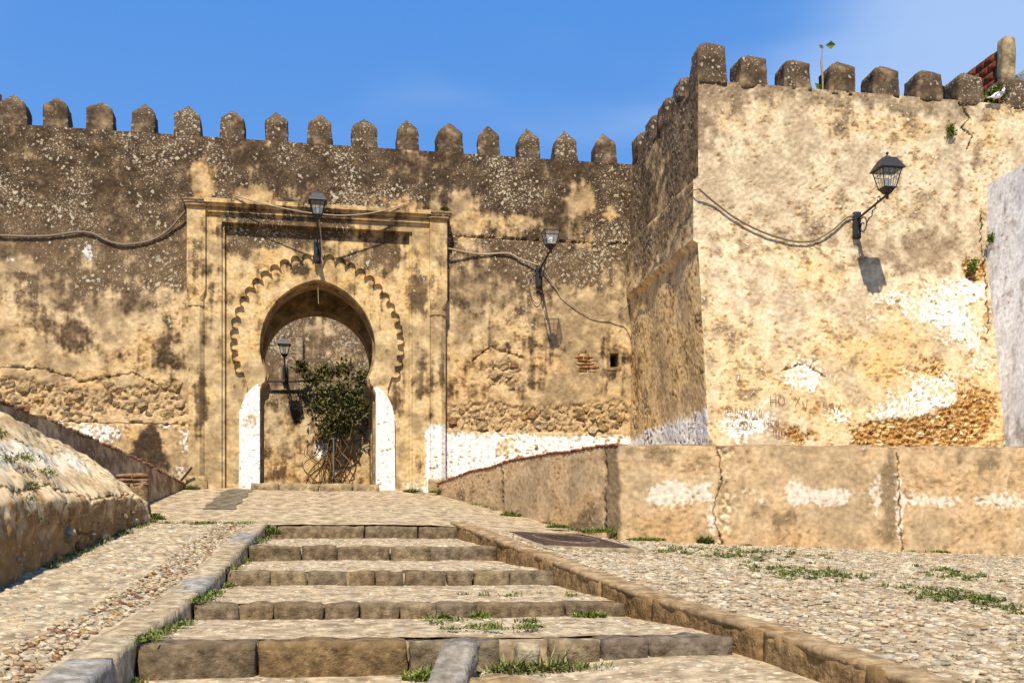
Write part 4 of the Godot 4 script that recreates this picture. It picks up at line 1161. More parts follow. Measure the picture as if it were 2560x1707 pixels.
# Beds pebbles into a surface. where() gives a random spot as (x, d, size, turn) or null.
func pave(parent: Node, count: int, where: Callable, y_at: Callable, shades: Array, singles: int, lift: float, tilt := 0.12, flat := 1.0) -> void:
	var shapes := pebble_shapes()
	var spots_ := []
	var grid := {}
	var tries := 0
	while spots_.size() < count and tries < count * 5:
		tries += 1
		var q = where.call()
		if q == null: continue
		var ix := int(floor(q[0] / 0.3))
		var iz := int(floor(q[1] / 0.3))
		var ok := true
		for a in [-1, 0, 1]:
			for b in [-1, 0, 1]:
				for o in grid.get(Vector2i(ix + a, iz + b), []):
					if absf(o[0] - q[0]) < (o[2] + q[2]) * 0.47 and absf(o[1] - q[1]) < (o[2] + q[2]) * 0.38: ok = false
		if not ok: continue
		if not grid.has(Vector2i(ix, iz)): grid[Vector2i(ix, iz)] = []
		grid[Vector2i(ix, iz)].append(q)
		spots_.append(q)
	# those that show largest stand alone, the rest is one mass
	spots_.sort_custom(func(a, b): return a[2] / a[1] > b[2] / b[1])
	var rest := [[], [], [], [], []]
	var mms := []
	for c in shades: mms.append(stone(c, 1.4, 2.0))
	for i in spots_.size():
		var q: Array = spots_[i]
		var y: float = y_at.call(q[0], q[1])
		var e := 0.1
		var sx: float = (y_at.call(q[0] + e, q[1]) - y) / e
		var sz: float = (y_at.call(q[0], q[1] + e) - y) / e
		var up := Vector3(-sx, 1, sz).normalized()
		up = (up + Vector3(rng.randf_range(-tilt, tilt), 0, rng.randf_range(-tilt, tilt))).normalized()
		var x := Vector3(cos(q[3]), 0, sin(q[3]))
		x = (x - up * x.dot(up)).normalized()
		var z := x.cross(up)
		var s: float = q[2]
		var hh: float = s * flat * rng.randf_range(0.8, 1.2)
		var t := Transform3D(Basis(x * s * rng.randf_range(0.95, 1.35), up * hh, z * s * rng.randf_range(0.8, 1.05)), v3(q[0], y + lift - hh * 0.25 + rng.randf_range(-0.006, 0.004), q[1]))
		var ci := rng.randi() % shades.size()
		if i < singles:
			part("cobble", shapes[rng.randi() % 5], mms[ci], parent, t)
		else:
			rest[rng.randi() % 5].append([t, shades[ci]])
	var m := stone(Color.WHITE, 1.4, 2.0)
	m.vertex_color_use_as_albedo = true
	for k in 5:
		if rest[k].is_empty(): continue
		var mm := MultiMesh.new()
		mm.transform_format = MultiMesh.TRANSFORM_3D
		mm.use_colors = true
		mm.mesh = shapes[k]
		mm.instance_count = rest[k].size()
		for i in rest[k].size():
			mm.set_instance_transform(i, rest[k][i][0])
			var c: Color = rest[k][i][1]
			mm.set_instance_color(i, c.srgb_to_linear() * rng.randf_range(0.85, 1.1))
		var o := MultiMeshInstance3D.new()
		o.name = "small_cobbles"
		o.multimesh = mm
		o.material_override = m
		o.set_meta("kind", "stuff")
		parent.add_child(o, true)

func build_cobbles() -> void:
	var pale := [Color8(222, 208, 180), Color8(232, 220, 196), Color8(212, 194, 162), Color8(224, 206, 172), Color8(206, 194, 170), Color8(220, 206, 178), Color8(228, 212, 182), Color8(206, 180, 146), Color8(188, 178, 160)]
	var slope := get_node("right_slope")
	pave(slope, 12000, func():
		var d := 4.6 + 13.0 * pow(rng.randf(), 0.8)
		var x := along(kr_d, kr_x, d) + 0.3 + rng.randf() * rng.randf_range(1.0, 10.0)
		if d > 17.3 and x > 4.7: return null
		if x > 3.0 and x < 4.45 and d > 14.5 and d < 17.8: return null
		if x / d > 0.76: return null
		return [x, d, 0.045 + 0.13 * pow(rng.randf(), 1.6), rng.randf_range(-0.6, 0.6)], func(x, d): return ground_y(x, d) + wobble(x, d, 0.02), pale, 300, 0.018, 0.12)
	var path := get_node("left_path")
	pave(path, 2600, func():
		var d := 5.6 + 12.3 * rng.randf()
		var a := along(kl_d, kl_x, d) - 0.75
		var b := along(mb_d, mb_x, d) + 0.05
		return [lerpf(a, b, rng.randf()), d, rng.randf_range(0.07, 0.17), rng.randf_range(-0.9, 0.9)], func(x, d): return ground_y(x, d) + wobble(x, d, 0.02), pale, 260, 0.012, 0.1)
	# pebbles set on edge beside the kerb
	pave(path, 2200, func():
		var d := 5.6 + 12.3 * rng.randf()
		return [along(kl_d, kl_x, d) - rng.randf_range(0.34, 0.72), d, rng.randf_range(0.04, 0.075), 0.9 + rng.randf_range(-0.3, 0.3)], func(x, d): return ground_y(x, d) + wobble(x, d, 0.02), pale + [Color8(186, 150, 92), Color8(158, 116, 88)], 40, 0.018, 0.4, 0.9)
	var flight := get_node("stone_steps")
	for c in flight.get_children():
		if not c.has_meta("tread"): continue
		var i: int = c.get_meta("tread")
		var d0: float = step_d[i] + 0.42
		var d1: float = step_d[i + 1] - 0.02 if i < 4 else 18.6
		var y1: float = step_foot[i + 1] if i < 4 else 0.72
		if i == 4: continue
		pave(c, 900, func():
			var d := rng.randf_range(d0, d1)
			return [lerpf(along(kl_d, kl_x, d) + 0.04, along(kr_d, kr_x, d) - 0.04, rng.randf()), d, rng.randf_range(0.05, 0.11), rng.randf_range(-0.5, 0.5)], func(x, d): return lerpf(step_top[i] - 0.008, y1, (d - step_d[i] - 0.3) / (d1 + 0.17 - step_d[i] - 0.3)) + wobble(x, d, 0.018), pale, 60, 0.004, 0.06)
	pave(get_node("street"), 1500, func():
		var d := rng.randf_range(5.2, 7.95)
		return [lerpf(along(kl_d, kl_x, d) + 0.04, along(kr_d, kr_x, d) - 0.04, rng.randf()), d, rng.randf_range(0.05, 0.11), rng.randf_range(-0.5, 0.5)], func(x, d): return street_y(x, d) + wobble(x, d, 0.015), pale, 120, 0.006, 0.06)
	pave(get_node("landing"), 3200, func():
		var d := rng.randf_range(18.6, 24.4)
		var x := rng.randf_range(-2.6, 4.2)
		if x > 2.6 + (24.4 - d) * 0.3: return null
		if x > -1.95 and x < -1.1 and d > 20.1: return null
		return [x, d, rng.randf_range(0.05, 0.12), rng.randf_range(-0.6, 0.6)], func(x, d): return landing_y(x, d) + wobble(x, d, 0.012), pale, 60, 0.002, 0.05)

# ------------------------------------------------------------------ lanterns
func square_ring(st: SurfaceTool, a: float, y: float, r: float) -> void:
	var c := [Vector3(-a, y, -a), Vector3(a, y, -a), Vector3(a, y, a), Vector3(-a, y, a)]
	for i in 4: tube_into(st, [c[i], c[(i + 1) % 4]], r, 4)

func frustum(a0: float, y0: float, a1: float, y1: float) -> ArrayMesh:
	return lathe([Vector2(0.0, y0), Vector2(a0 * 1.4142, y0), Vector2(a1 * 1.4142, y1), Vector2(0.0, y1)], 4, true)

func make_lantern(label: String, at: Vector3, reach: float, rise: float, roofed: bool, group: String, head: float) -> Node3D:
	var l := thing("wall_lantern", label, "lantern", at, group)
	# ribbed plate fixed to the wall
	part("back_plate", block(Vector3(0.15, 0.52, 0.09), Vector3i(4, 8, 2), 0.015, 0.0, 1), mats.iron, l, place(0, 0.0, -0.05))
	for x in [-0.045, 0.0, 0.045]: part("plate_rib", plain_box(Vector3(0.014, 0.5, 0.02)), mats.iron, l, place(x, 0.0, -0.105))
	var foot := Vector3(0, 0.12, 0.1)
	var tip := Vector3(0, rise - 0.02, reach)
	part("arm", tube([foot, foot.lerp(tip, 0.5), tip], 0.022, 8), mats.iron, l)
	# scrollwork under the arm
	var st := SurfaceTool.new()
	st.begin(Mesh.PRIMITIVE_TRIANGLES)
	var sp := []
	for i in 36:
		var w := 0.3 + i * 0.28
		var r := 0.04 + 0.0046 * i
		sp.append(Vector3(0, -0.08 + r * sin(w), 0.30 + r * cos(w)))
	tube_into(st, sp, 0.012, 5)
	var zig := [Vector3(0, -0.06, 0.48), Vector3(0, 0.0, 0.56), Vector3(0, 0.0, 0.66), Vector3(0, 0.1, 0.68), Vector3(0, 0.1, 0.78), Vector3(0, 0.2, 0.82), Vector3(0, 0.2, 0.9)]
	var k := reach / 1.25
	for i in zig.size(): zig[i].z *= k
	tube_into(st, zig, 0.012, 5)
	var curl := []
	for i in 14:
		var w := PI + i * 0.42
		curl.append(Vector3(0, 0.24 + 0.05 * sin(w), (0.93 + 0.05 * cos(w)) * k))
	tube_into(st, curl, 0.011, 5)
	part("scroll", st.commit(), mats.iron, l)
	# lantern body
	var o := Vector3(0, rise, reach)
	var here := Transform3D(Basis.from_scale(Vector3.ONE * head), o)
	part("socket", lathe([Vector2(0.0, -0.1), Vector2(0.03, -0.1), Vector2(0.03, -0.03), Vector2(0.05, -0.01), Vector2(0.03, 0.01), Vector2(0.0, 0.01)], 10), mats.iron, l, here)
	part("base_cup", frustum(0.06, 0.0, 0.115, 0.09), mats.iron, l, here)
	var cage := SurfaceTool.new()
	cage.begin(Mesh.PRIMITIVE_TRIANGLES)
	square_ring(cage, 0.118, 0.095, 0.012)
	square_ring(cage, 0.195, 0.43, 0.012)
	square_ring(cage, 0.172, 0.33, 0.006)
	for s in [[-1, -1], [1, -1], [1, 1], [-1, 1]]:
		tube_into(cage, [Vector3(s[0] * 0.115, 0.09, s[1] * 0.115), Vector3(s[0] * 0.195, 0.44, s[1] * 0.195)], 0.012, 4)
	for q in [[0, 1], [0, -1], [1, 0], [-1, 0]]:
		for m in [-0.33, 0.33]:
			var side := Vector3(q[1] * m, 0, q[0] * m)
			tube_into(cage, [Vector3(q[0], 0, q[1]) * 0.115 + side * 0.115 + Vector3(0, 0.09, 0), Vector3(q[0], 0, q[1]) * 0.195 + side * 0.195 + Vector3(0, 0.44, 0)], 0.005, 4)
	part("cage", cage.commit(), mats.iron, l, here)
	for q in 4:
		var pane := SurfaceTool.new()
		pane.begin(Mesh.PRIMITIVE_TRIANGLES)
		var c := [Vector3(-0.107, 0.10, 0.113), Vector3(0.107, 0.10, 0.113), Vector3(0.182, 0.425, 0.188), Vector3(-0.182, 0.425, 0.188)]
		for m in [0, 3, 2, 0, 2, 1]:
			pane.set_normal(Vector3(0, -0.2, 1).normalized())
			pane.add_vertex(c[m])
		part("pane", pane.commit(), mats.glass, l, Transform3D(Basis(Vector3.UP, q * PI / 2) * Basis.from_scale(Vector3.ONE * head), o))
	part("bulb", lathe([Vector2(0.0, 0.09), Vector2(0.03, 0.1), Vector2(0.032, 0.16), Vector2(0.055, 0.21), Vector2(0.05, 0.26), Vector2(0.025, 0.29), Vector2(0.0, 0.295)], 12), mats.bulb, l, here)
	if roofed:
		part("roof", lathe([Vector2(0.0, 0.43), Vector2(0.22 * 1.414, 0.43), Vector2(0.245 * 1.414, 0.44), Vector2(0.235 * 1.414, 0.46), Vector2(0.13 * 1.414, 0.64), Vector2(0.115 * 1.414, 0.655), Vector2(0.0, 0.655)], 4, true), mats.iron, l, here)
		part("finial", lathe([Vector2(0.0, 0.65), Vector2(0.075, 0.65), Vector2(0.08, 0.675), Vector2(0.05, 0.7), Vector2(0.02, 0.71), Vector2(0.02, 0.74), Vector2(0.032, 0.755), Vector2(0.02, 0.78), Vector2(0.0, 0.79)], 12), mats.iron, l, here)
	return l

func build_lanterns() -> void:
	var g := "iron lanterns on wall brackets"
	make_lantern("black iron lantern above the crown of the horseshoe gate", v3(0.17, 6.82, 24.8), 1.22, 0.36, true, g, 0.78)
	make_lantern("roofless iron lantern on the long wall between gate and tower", v3(5.12, 6.55, 25.0), 1.32, 0.28, false, g, 0.86)
	make_lantern("black iron lantern with scroll bracket on the tower front", v3(10.5, 6.63, 20.4), 1.22, 0.24, true, g, 0.98)
	make_lantern("small iron lantern on the inner wall, seen through the gate opening", v3(-0.68, 5.5, 33.0), 1.2, 0.3, true, g, 0.76)

func cable(label: String, pts: Array, r: float, m: Material, sag := 40) -> void:
	var o := part("cable", tube(smooth_line(pts, sag), r, 6), m)
	tag(o, label, "cable")

func build_cables() -> void:
	cable("thick cable drooping across the wall left of the gate", [v3(-8.0, 6.9, 24.955), v3(-6.34, 6.89, 24.955), v3(-5.48, 6.92, 24.955), v3(-4.65, 7.05, 24.955), v3(-4.17, 6.87, 24.955), v3(-3.73, 6.84, 24.955), v3(-3.11, 7.06, 24.955), v3(-2.57, 7.62, 24.86)], 0.024, mats.dark_cable)
	cable("pale cable slung across the gate cornice behind the lantern", [v3(-1.56, 7.85, 24.48), v3(-0.83, 7.66, 24.4), v3(0.19, 7.50, 24.3), v3(1.12, 7.58, 24.42), v3(1.93, 7.82, 24.49)], 0.013, mats.cable)
	cable("thin cable hanging beside the gate lantern bracket", [v3(0.19, 7.5, 24.3), v3(0.24, 7.2, 24.55), v3(0.27, 6.7, 24.76), v3(0.2, 6.5, 24.77), v3(0.12, 6.6, 24.74)], 0.016, mats.cable)
	cable("cable from the gate column to the roofless lantern", [v3(3.0, 7.05, 24.8), v3(3.75, 7.0, 24.955), v3(4.39, 7.05, 24.955), v3(4.64, 6.95, 24.955), v3(5.09, 6.8, 24.9)], 0.02, mats.cable)
	cable("thin pale cable drooping from the roofless lantern to the tower flank", [v3(5.2, 6.75, 24.9), v3(5.45, 6.4, 24.955), v3(5.75, 6.05, 24.955), v3(6.36, 5.7, 24.955), v3(6.9, 5.75, 24.85), v3(7.15, 6.0, 24.4), v3(7.12, 6.6, 22.6), v3(7.12, 7.05, 20.6), v3(7.24, 7.12, 20.25)], 0.012, mats.cable, 60)
	cable("cable drooping over the tower front to its lantern", [v3(7.24, 7.12, 20.25), v3(7.6, 6.9, 20.34), v3(8.12, 6.58, 20.345), v3(8.8, 6.33, 20.345), v3(9.45, 6.26, 20.345), v3(9.9, 6.45, 20.345), v3(10.3, 6.78, 20.345), v3(10.48, 6.83, 20.345)], 0.018, mats.dark_cable)
	cable("loop of loose cable hanging under the roofless lantern", [v3(5.06, 6.75, 24.9), v3(4.92, 6.5, 24.955), v3(4.95, 6.1, 24.955), v3(5.1, 5.95, 24.955), v3(5.22, 6.2, 24.955), v3(5.16, 6.35, 24.9)], 0.01, mats.dark_cable)
	cable("thin wire hanging inside the top of the arch", [v3(0.19, 6.24, 24.95), v3(0.19, 6.05, 25.0), v3(0.2, 5.75, 25.02)], 0.008, mats.cable, 6)

# ------------------------------------------------------------------ things on the roofs
func build_roof_things() -> void:
	var gable := thing("brick_gable", "unplastered clay block wall with concrete post rising behind the tower", "wall", v3(14.1, 9.2, 21.0))
	part("concrete_post", block(Vector3(0.3, 1.7, 0.26), Vector3i(5, 10, 5), 0.06, 0.02, 12, func(p: Vector3): return p + Vector3(0, 0.06 * (1.0 - absf(p.x) / 0.15) if p.y > 0.75 else 0.0, 0)), stone(Color8(178, 160, 128), 0.6, 2.0), gable, place(0.05, 0.8, 0))
	part("mortar_core", plain_box(Vector3(0.12, 1.5, 3.2)), stone(Color8(120, 92, 72), 0.8, 2.0), gable, place(0.03, 0.75, 1.75))
	var clay := [Color8(140, 74, 48), Color8(150, 84, 56), Color8(126, 64, 44)]
	for r in 8:
		for c in 10:
			part("brick", block(Vector3(0.14, 0.17, 0.29), Vector3i(1, 2, 2), 0.012, 0.01, r + c), stone(clay[(r * 3 + c * 2) % 3], 1.0, 2.0), gable, place(0.0, 0.1 + r * 0.187, 0.32 + c * 0.31 + (r % 2) * 0.12))
	var sheet_ := thing("roof_sheet", "curved pale corrugated roof sheet behind the right-hand merlons", "roof", v3(13.55, 9.55, 21.9))
	part("corrugated_sheet", sheet(40, 10, func(u, v): return Vector3(lerpf(-0.7, 0.75, u), 0.38 - 0.42 * u * u + 0.015 * sin(u * 60.0), lerpf(0.6, -0.6, v)), {}, no_uv, 0.0), stone(Color8(186, 182, 168), 1.0, 1.0), sheet_)
	part("batten", plain_box(Vector3(1.3, 0.06, 0.06)), stone(Color8(120, 84, 52), 1.0, 1.0), sheet_, place(0.1, -0.02, -0.5, 0, 0, -0.2))
	part("support", plain_box(Vector3(0.08, 0.5, 0.08)), stone(Color8(120, 84, 52), 1.0, 1.0), sheet_, place(0.3, -0.18, 0))
	var far := thing("distant_house", "white house top showing above the tower at the far right", "house", v3(25.6, 8.0, 35.0))
	part("wall", plain_box(Vector3(3.0, 9.0, 4.0)), mats.white, far, place(0, 4.5, 0))
	part("parapet", plain_box(Vector3(2.0, 0.5, 2.0)), mats.white, far, place(0.4, 9.2, 0))
	part("window", plain_box(Vector3(0.06, 0.9, 0.7)), flat_mat(Color8(70, 78, 92), 0.3), far, place(-1.5, 7.6, -1.2))
	# rubbish and timber lying between the merlons
	var plank := part("roof_beam", plain_box(Vector3(1.7, 0.09, 0.14)), stone(Color8(64, 50, 42), 1.0, 1.0), null, place(8.1, 9.36, 21.6, 0.1, 0, 0.05))
	tag(plank, "dark timber lying behind the first merlons of the tower", "beam")
	var slab := part("roof_board", plain_box(Vector3(1.1, 0.1, 0.5)), stone(Color8(120, 104, 88), 1.0, 1.0), null, place(9.3, 9.34, 21.5, -0.2, 0, -0.04))
	tag(slab, "grey board lying between the second and third tower merlons", "board")
	var block_ := part("cement_block", block(Vector3(0.14, 0.3, 0.14), Vector3i(2, 3, 2), 0.015, 0.01, 3), stone(Color8(186, 178, 164), 1.0, 1.0), null, place(10.12, 9.36, 20.5))
	tag(block_, "small upright pale cement block beside the sprouting plant on the tower", "block")
	var rod := part("rusty_post", tube([v3(-6.72, 9.2, 26.3), v3(-6.7, 10.35, 26.3)], 0.05, 6), flat_mat(Color8(84, 36, 40), 0.8))
	tag(rod, "dark red post rising behind the leftmost merlon", "post")
	var ant := thing("antenna", "thin tilted aerial behind the leftmost merlon", "antenna", v3(-6.15, 9.2, 26.8))
	part("mast", tube([Vector3(0, 0, 0), Vector3(-0.05, 1.0, 0)], 0.014, 5), mats.iron, ant)
	for i in 5: part("rod", tube([Vector3(-0.22 + i * 0.07 - 0.08, 1.0 - i * 0.11 + 0.12, 0.1), Vector3(-0.22 + i * 0.07 + 0.1, 1.0 - i * 0.11 - 0.1, -0.1)], 0.008, 4), mats.iron, ant)
	part("boom", tube([Vector3(-0.25, 1.02, 0), Vector3(0.12, 0.5, 0)], 0.012, 4), mats.iron, ant)
	build_pigeon()

func build_pigeon() -> void:
	var b := thing("pigeon", "white and grey pigeon standing on the tower edge before a green bush", "pigeon", v3(13.52, 9.24, 20.3))
	# one continuous body from tail to crown, lofted along a bent spine
	var spine := [Vector3(-0.17, 0.085, 0), Vector3(-0.10, 0.10, 0), Vector3(-0.04, 0.125, 0), Vector3(0.02, 0.145, 0), Vector3(0.06, 0.17, 0), Vector3(0.085, 0.205, 0), Vector3(0.095, 0.24, 0), Vector3(0.105, 0.262, 0), Vector3(0.128, 0.265, 0), Vector3(0.145, 0.26, 0)]
	part("body", tube(smooth_line(spine, 26), [0.012, 0.02, 0.028, 0.034, 0.04, 0.047, 0.053, 0.058, 0.061, 0.063, 0.063, 0.061, 0.058, 0.054, 0.049, 0.044, 0.038, 0.033, 0.029, 0.026, 0.025, 0.026, 0.028, 0.027, 0.022, 0.014, 0.005], 12), flat_mat(Color8(226, 226, 230), 0.8), b)
	for s in [-1.0, 1.0]:
		part("wing", block(Vector3(0.19, 0.07, 0.02), Vector3i(8, 5, 2), 0.01, 0.004, 3, func(p: Vector3): return Vector3(p.x, p.y * (1.0 - 0.8 * clampf(-p.x / 0.1, 0.0, 1.0)), p.z)), flat_mat(Color8(128, 130, 142), 0.8), b, Transform3D(Basis.from_euler(Vector3(s * 0.25, 0, 0.35)), Vector3(-0.03, 0.135, s * 0.052)))
		part("leg", tube([Vector3(0.01, 0.09, s * 0.022), Vector3(0.0, 0.045, s * 0.022), Vector3(0.012, 0.004, s * 0.022), Vector3(0.045, 0.002, s * 0.026)], 0.006, 5), flat_mat(Color8(176, 84, 74), 0.7), b)
		part("eye", lathe([Vector2(0, -0.005), Vector2(0.005, 0), Vector2(0, 0.005)], 6), flat_mat(Color8(30, 20, 18), 0.3), b, Transform3D(Basis.IDENTITY, Vector3(0.115, 0.268, s * 0.025)))
	part("beak", tube([Vector3(0.138, 0.262, 0), Vector3(0.165, 0.252, 0)], [0.009, 0.002], 6), flat_mat(Color8(60, 54, 54), 0.5), b)
	part("tail", block(Vector3(0.12, 0.012, 0.06), Vector3i(4, 1, 3), 0.005, 0.0, 1), flat_mat(Color8(232, 232, 234), 0.8), b, Transform3D(Basis.from_euler(Vector3(0, 0, 0.25)), Vector3(-0.2, 0.075, 0)))

# ------------------------------------------------------------------ plants
func leaf_mesh(w: float, l: float) -> ArrayMesh:
	# a folded leaf of four triangles
	var st := SurfaceTool.new()
	st.begin(Mesh.PRIMITIVE_TRIANGLES)
	st.set_smooth_group(-1)
	var a := Vector3(0, 0, 0)
	var b := Vector3(-w * 0.5, l * 0.45, 0.12 * w)
	var c := Vector3(w * 0.5, l * 0.45, 0.12 * w)
	var m := Vector3(0, l * 0.5, -0.05 * w)
	var t := Vector3(0, l, -0.12 * l)
	for p in [a, b, m, b, t, m, a, m, c, m, t, c]: st.add_vertex(p)
	st.generate_normals()
	return st.commit()

func leaf_mat(c: Color) -> StandardMaterial3D:
	var m := flat_mat(c, 0.55)
	m.vertex_color_use_as_albedo = true
	m.cull_mode = BaseMaterial3D.CULL_DISABLED
	m.backlight_enabled = true
	m.backlight = Color(0.25, 0.3, 0.08)
	return m

func leaves(parent: Node, called: String, mesh: Mesh, mat: Material, ts: Array, tint: Array) -> MultiMeshInstance3D:
	var mm := MultiMesh.new()
	mm.transform_format = MultiMesh.TRANSFORM_3D
	mm.use_colors = true
	mm.mesh = mesh
	mm.instance_count = ts.size()
	for i in ts.size():
		mm.set_instance_transform(i, ts[i])
		mm.set_instance_color(i, tint[rng.randi() % tint.size()] * rng.randf_range(0.75, 1.2))
	var o := MultiMeshInstance3D.new()
	o.multimesh = mm
	o.material_override = mat
	o.set_meta("kind", "stuff")
	if parent == null:
		o.name = numbered(called)
		add_child(o)
	else:
		o.name = called
		parent.add_child(o, true)
	return o

func random_basis(s: float) -> Basis:
	return Basis.from_euler(Vector3(rng.randf_range(-1.4, 1.4), rng.randf_range(0, TAU), rng.randf_range(-1.4, 1.4))) * Basis.from_scale(Vector3.ONE * s * rng.randf_range(0.5, 1.6))

func bush(called: String, label: String, category: String, at: Vector3, clumps: Array, n: int, leaf: float, greens: Array) -> Node3D:
	var o := thing(called, label, category, at)
	var ts := []
	for i in n:
		var c: Array = clumps[rng.randi() % clumps.size()]
		var dir := Vector3(rng.randfn(), rng.randfn(), rng.randfn()).normalized() * pow(rng.randf(), 0.6) * (1.0 if rng.randf() < 0.85 else 1.45)
		ts.append(Transform3D(random_basis(1.0), c[0] + dir * c[1]))
	leaves(o, "foliage", leaf_mesh(leaf * 0.55, leaf), leaf_mat(Color.WHITE), ts, greens)
	return o

func build_plants() -> void:
	var greens := [Color(0.085, 0.105, 0.014), Color(0.12, 0.135, 0.02), Color(0.06, 0.08, 0.012), Color(0.17, 0.155, 0.035)]
	var fresh := [Color(0.12, 0.16, 0.014), Color(0.17, 0.20, 0.02), Color(0.08, 0.115, 0.010)]
	# climber on the inner wall
	var clumps := []
	for q in [[0.9, 5.0, 0.5], [0.45, 4.9, 0.45], [1.35, 4.9, 0.4], [0.3, 4.45, 0.35], [0.8, 4.4, 0.45], [1.3, 4.4, 0.4], [0.6, 3.95, 0.3], [1.05, 4.0, 0.3], [0.1, 5.3, 0.25], [1.5, 5.4, 0.25], [0.5, 5.5, 0.3], [-0.2, 5.6, 0.2], [1.0, 5.6, 0.3], [1.6, 4.6, 0.25]]:
		clumps.append([Vector3(q[0] - 0.6, q[1] - 2.35, rng.randf_range(-0.05, 0.25)), Vector3(q[2] * 1.15, q[2] * 1.05, q[2] * 0.6)])
	var vine := bush("climbing_bush", "dark green climbing bush with bare tangled stems on the inner wall", "bush", v3(0.6, 2.35, 32.55), clumps, 4300, 0.10, [Color(0.085, 0.085, 0.018), Color(0.12, 0.11, 0.025), Color(0.055, 0.06, 0.015), Color(0.16, 0.14, 0.04)])
	var bark := stone(Color8(150, 116, 74), 1.0, 2.0)
	for i in 24:
		var x := rng.randf_range(-0.55, 0.45)
		var top := Vector3(rng.randf_range(-0.5, 0.8), rng.randf_range(1.3, 2.2), rng.randf_range(-0.2, 0.2))
		var pts := [Vector3(x * 0.7, 0.0, rng.randf_range(-0.2, 0.2)), Vector3(x + rng.randf_range(-0.4, 0.4), 0.5, rng.randf_range(-0.2, 0.3)), Vector3(x + rng.randf_range(-0.4, 0.4), 0.95, rng.randf_range(-0.2, 0.3)), top]
		part("stem", tube(smooth_line(pts, 14), rng.randf_range(0.007, 0.018), 5), bark, vine)
	var post := part("thin_post", tube([v3(0.68, 2.2, 32.3), v3(0.68, 3.75, 32.3)], 0.025, 6), flat_mat(Color8(98, 104, 96), 0.6))
	tag(post, "thin grey-green post standing before the climbing bush", "post")
	var bar := part("iron_bar", tube([v3(-1.25, 5.28, 32.8), v3(0.2, 5.31, 32.8)], 0.035, 6), mats.iron)
	tag(bar, "dark horizontal iron bar under the small lantern on the inner wall", "bar")
	var stub := part("white_pipe", tube([v3(-0.28, 5.9, 32.9), v3(-0.28, 6.55, 32.9)], 0.12, 10), stone(Color8(196, 180, 148), 1.0, 1.0))
	tag(stub, "pale upright pipe stub beside the small lantern on the inner wall", "pipe")
	# growth on the tower
	bush("tower_bush", "dense green bush behind the pigeon on the tower top", "bush", v3(13.58, 9.22, 20.5), [[Vector3(0, 0.17, 0), Vector3(0.24, 0.2, 0.12)], [Vector3(0.1, 0.26, 0), Vector3(0.16, 0.18, 0.1)]], 1500, 0.06, fresh)
	bush("wall_weed", "small green weed rooted high in the tower's cracked plaster", "weed", v3(12.5, 8.55, 20.36), [[Vector3(0, 0.05, 0.03), Vector3(0.08, 0.13, 0.06)]], 260, 0.05, fresh)
	bush("wall_weed", "green weed in the hole beside the white house", "weed", v3(12.92, 5.86, 20.3), [[Vector3(0, 0.05, 0.05), Vector3(0.1, 0.15, 0.08)]], 300, 0.05, fresh)
	bush("wall_weed", "dull green weed at the joint of tower and white house", "weed", v3(13.28, 6.42, 20.2), [[Vector3(0, 0.05, 0.0), Vector3(0.08, 0.1, 0.08)]], 200, 0.05, fresh)
	var sprout := thing("sprouting_plant", "tall sprout with two leaves growing between the tower merlons", "plant", v3(9.98, 9.27, 20.75))
	part("stem", tube([Vector3(0, 0, 0), Vector3(0.0, 0.35, 0), Vector3(-0.03, 0.68, 0), Vector3(-0.01, 0.9, 0), Vector3(0.04, 1.0, 0)], [0.016, 0.022, 0.02, 0.009, 0.007], 6), flat_mat(Color8(150, 128, 96), 0.7), sprout)
	for q in [[0.05, 1.0, -1.35, 0.26], [0.0, 0.93, 1.1, 0.13], [0.05, 0.15, -1.0, 0.2], [-0.05, 0.1, 0.9, 0.2], [0.06, 0.05, -0.7, 0.22]]:
		var lm := leaf_mat(Color(0.12, 0.17, 0.03).linear_to_srgb())
		part("leaf", leaf_mesh(q[3] * 0.6, q[3]), lm, sprout, Transform3D(Basis.from_euler(Vector3(0.35, 0.2, q[2])), Vector3(q[0], q[1], 0.02)))
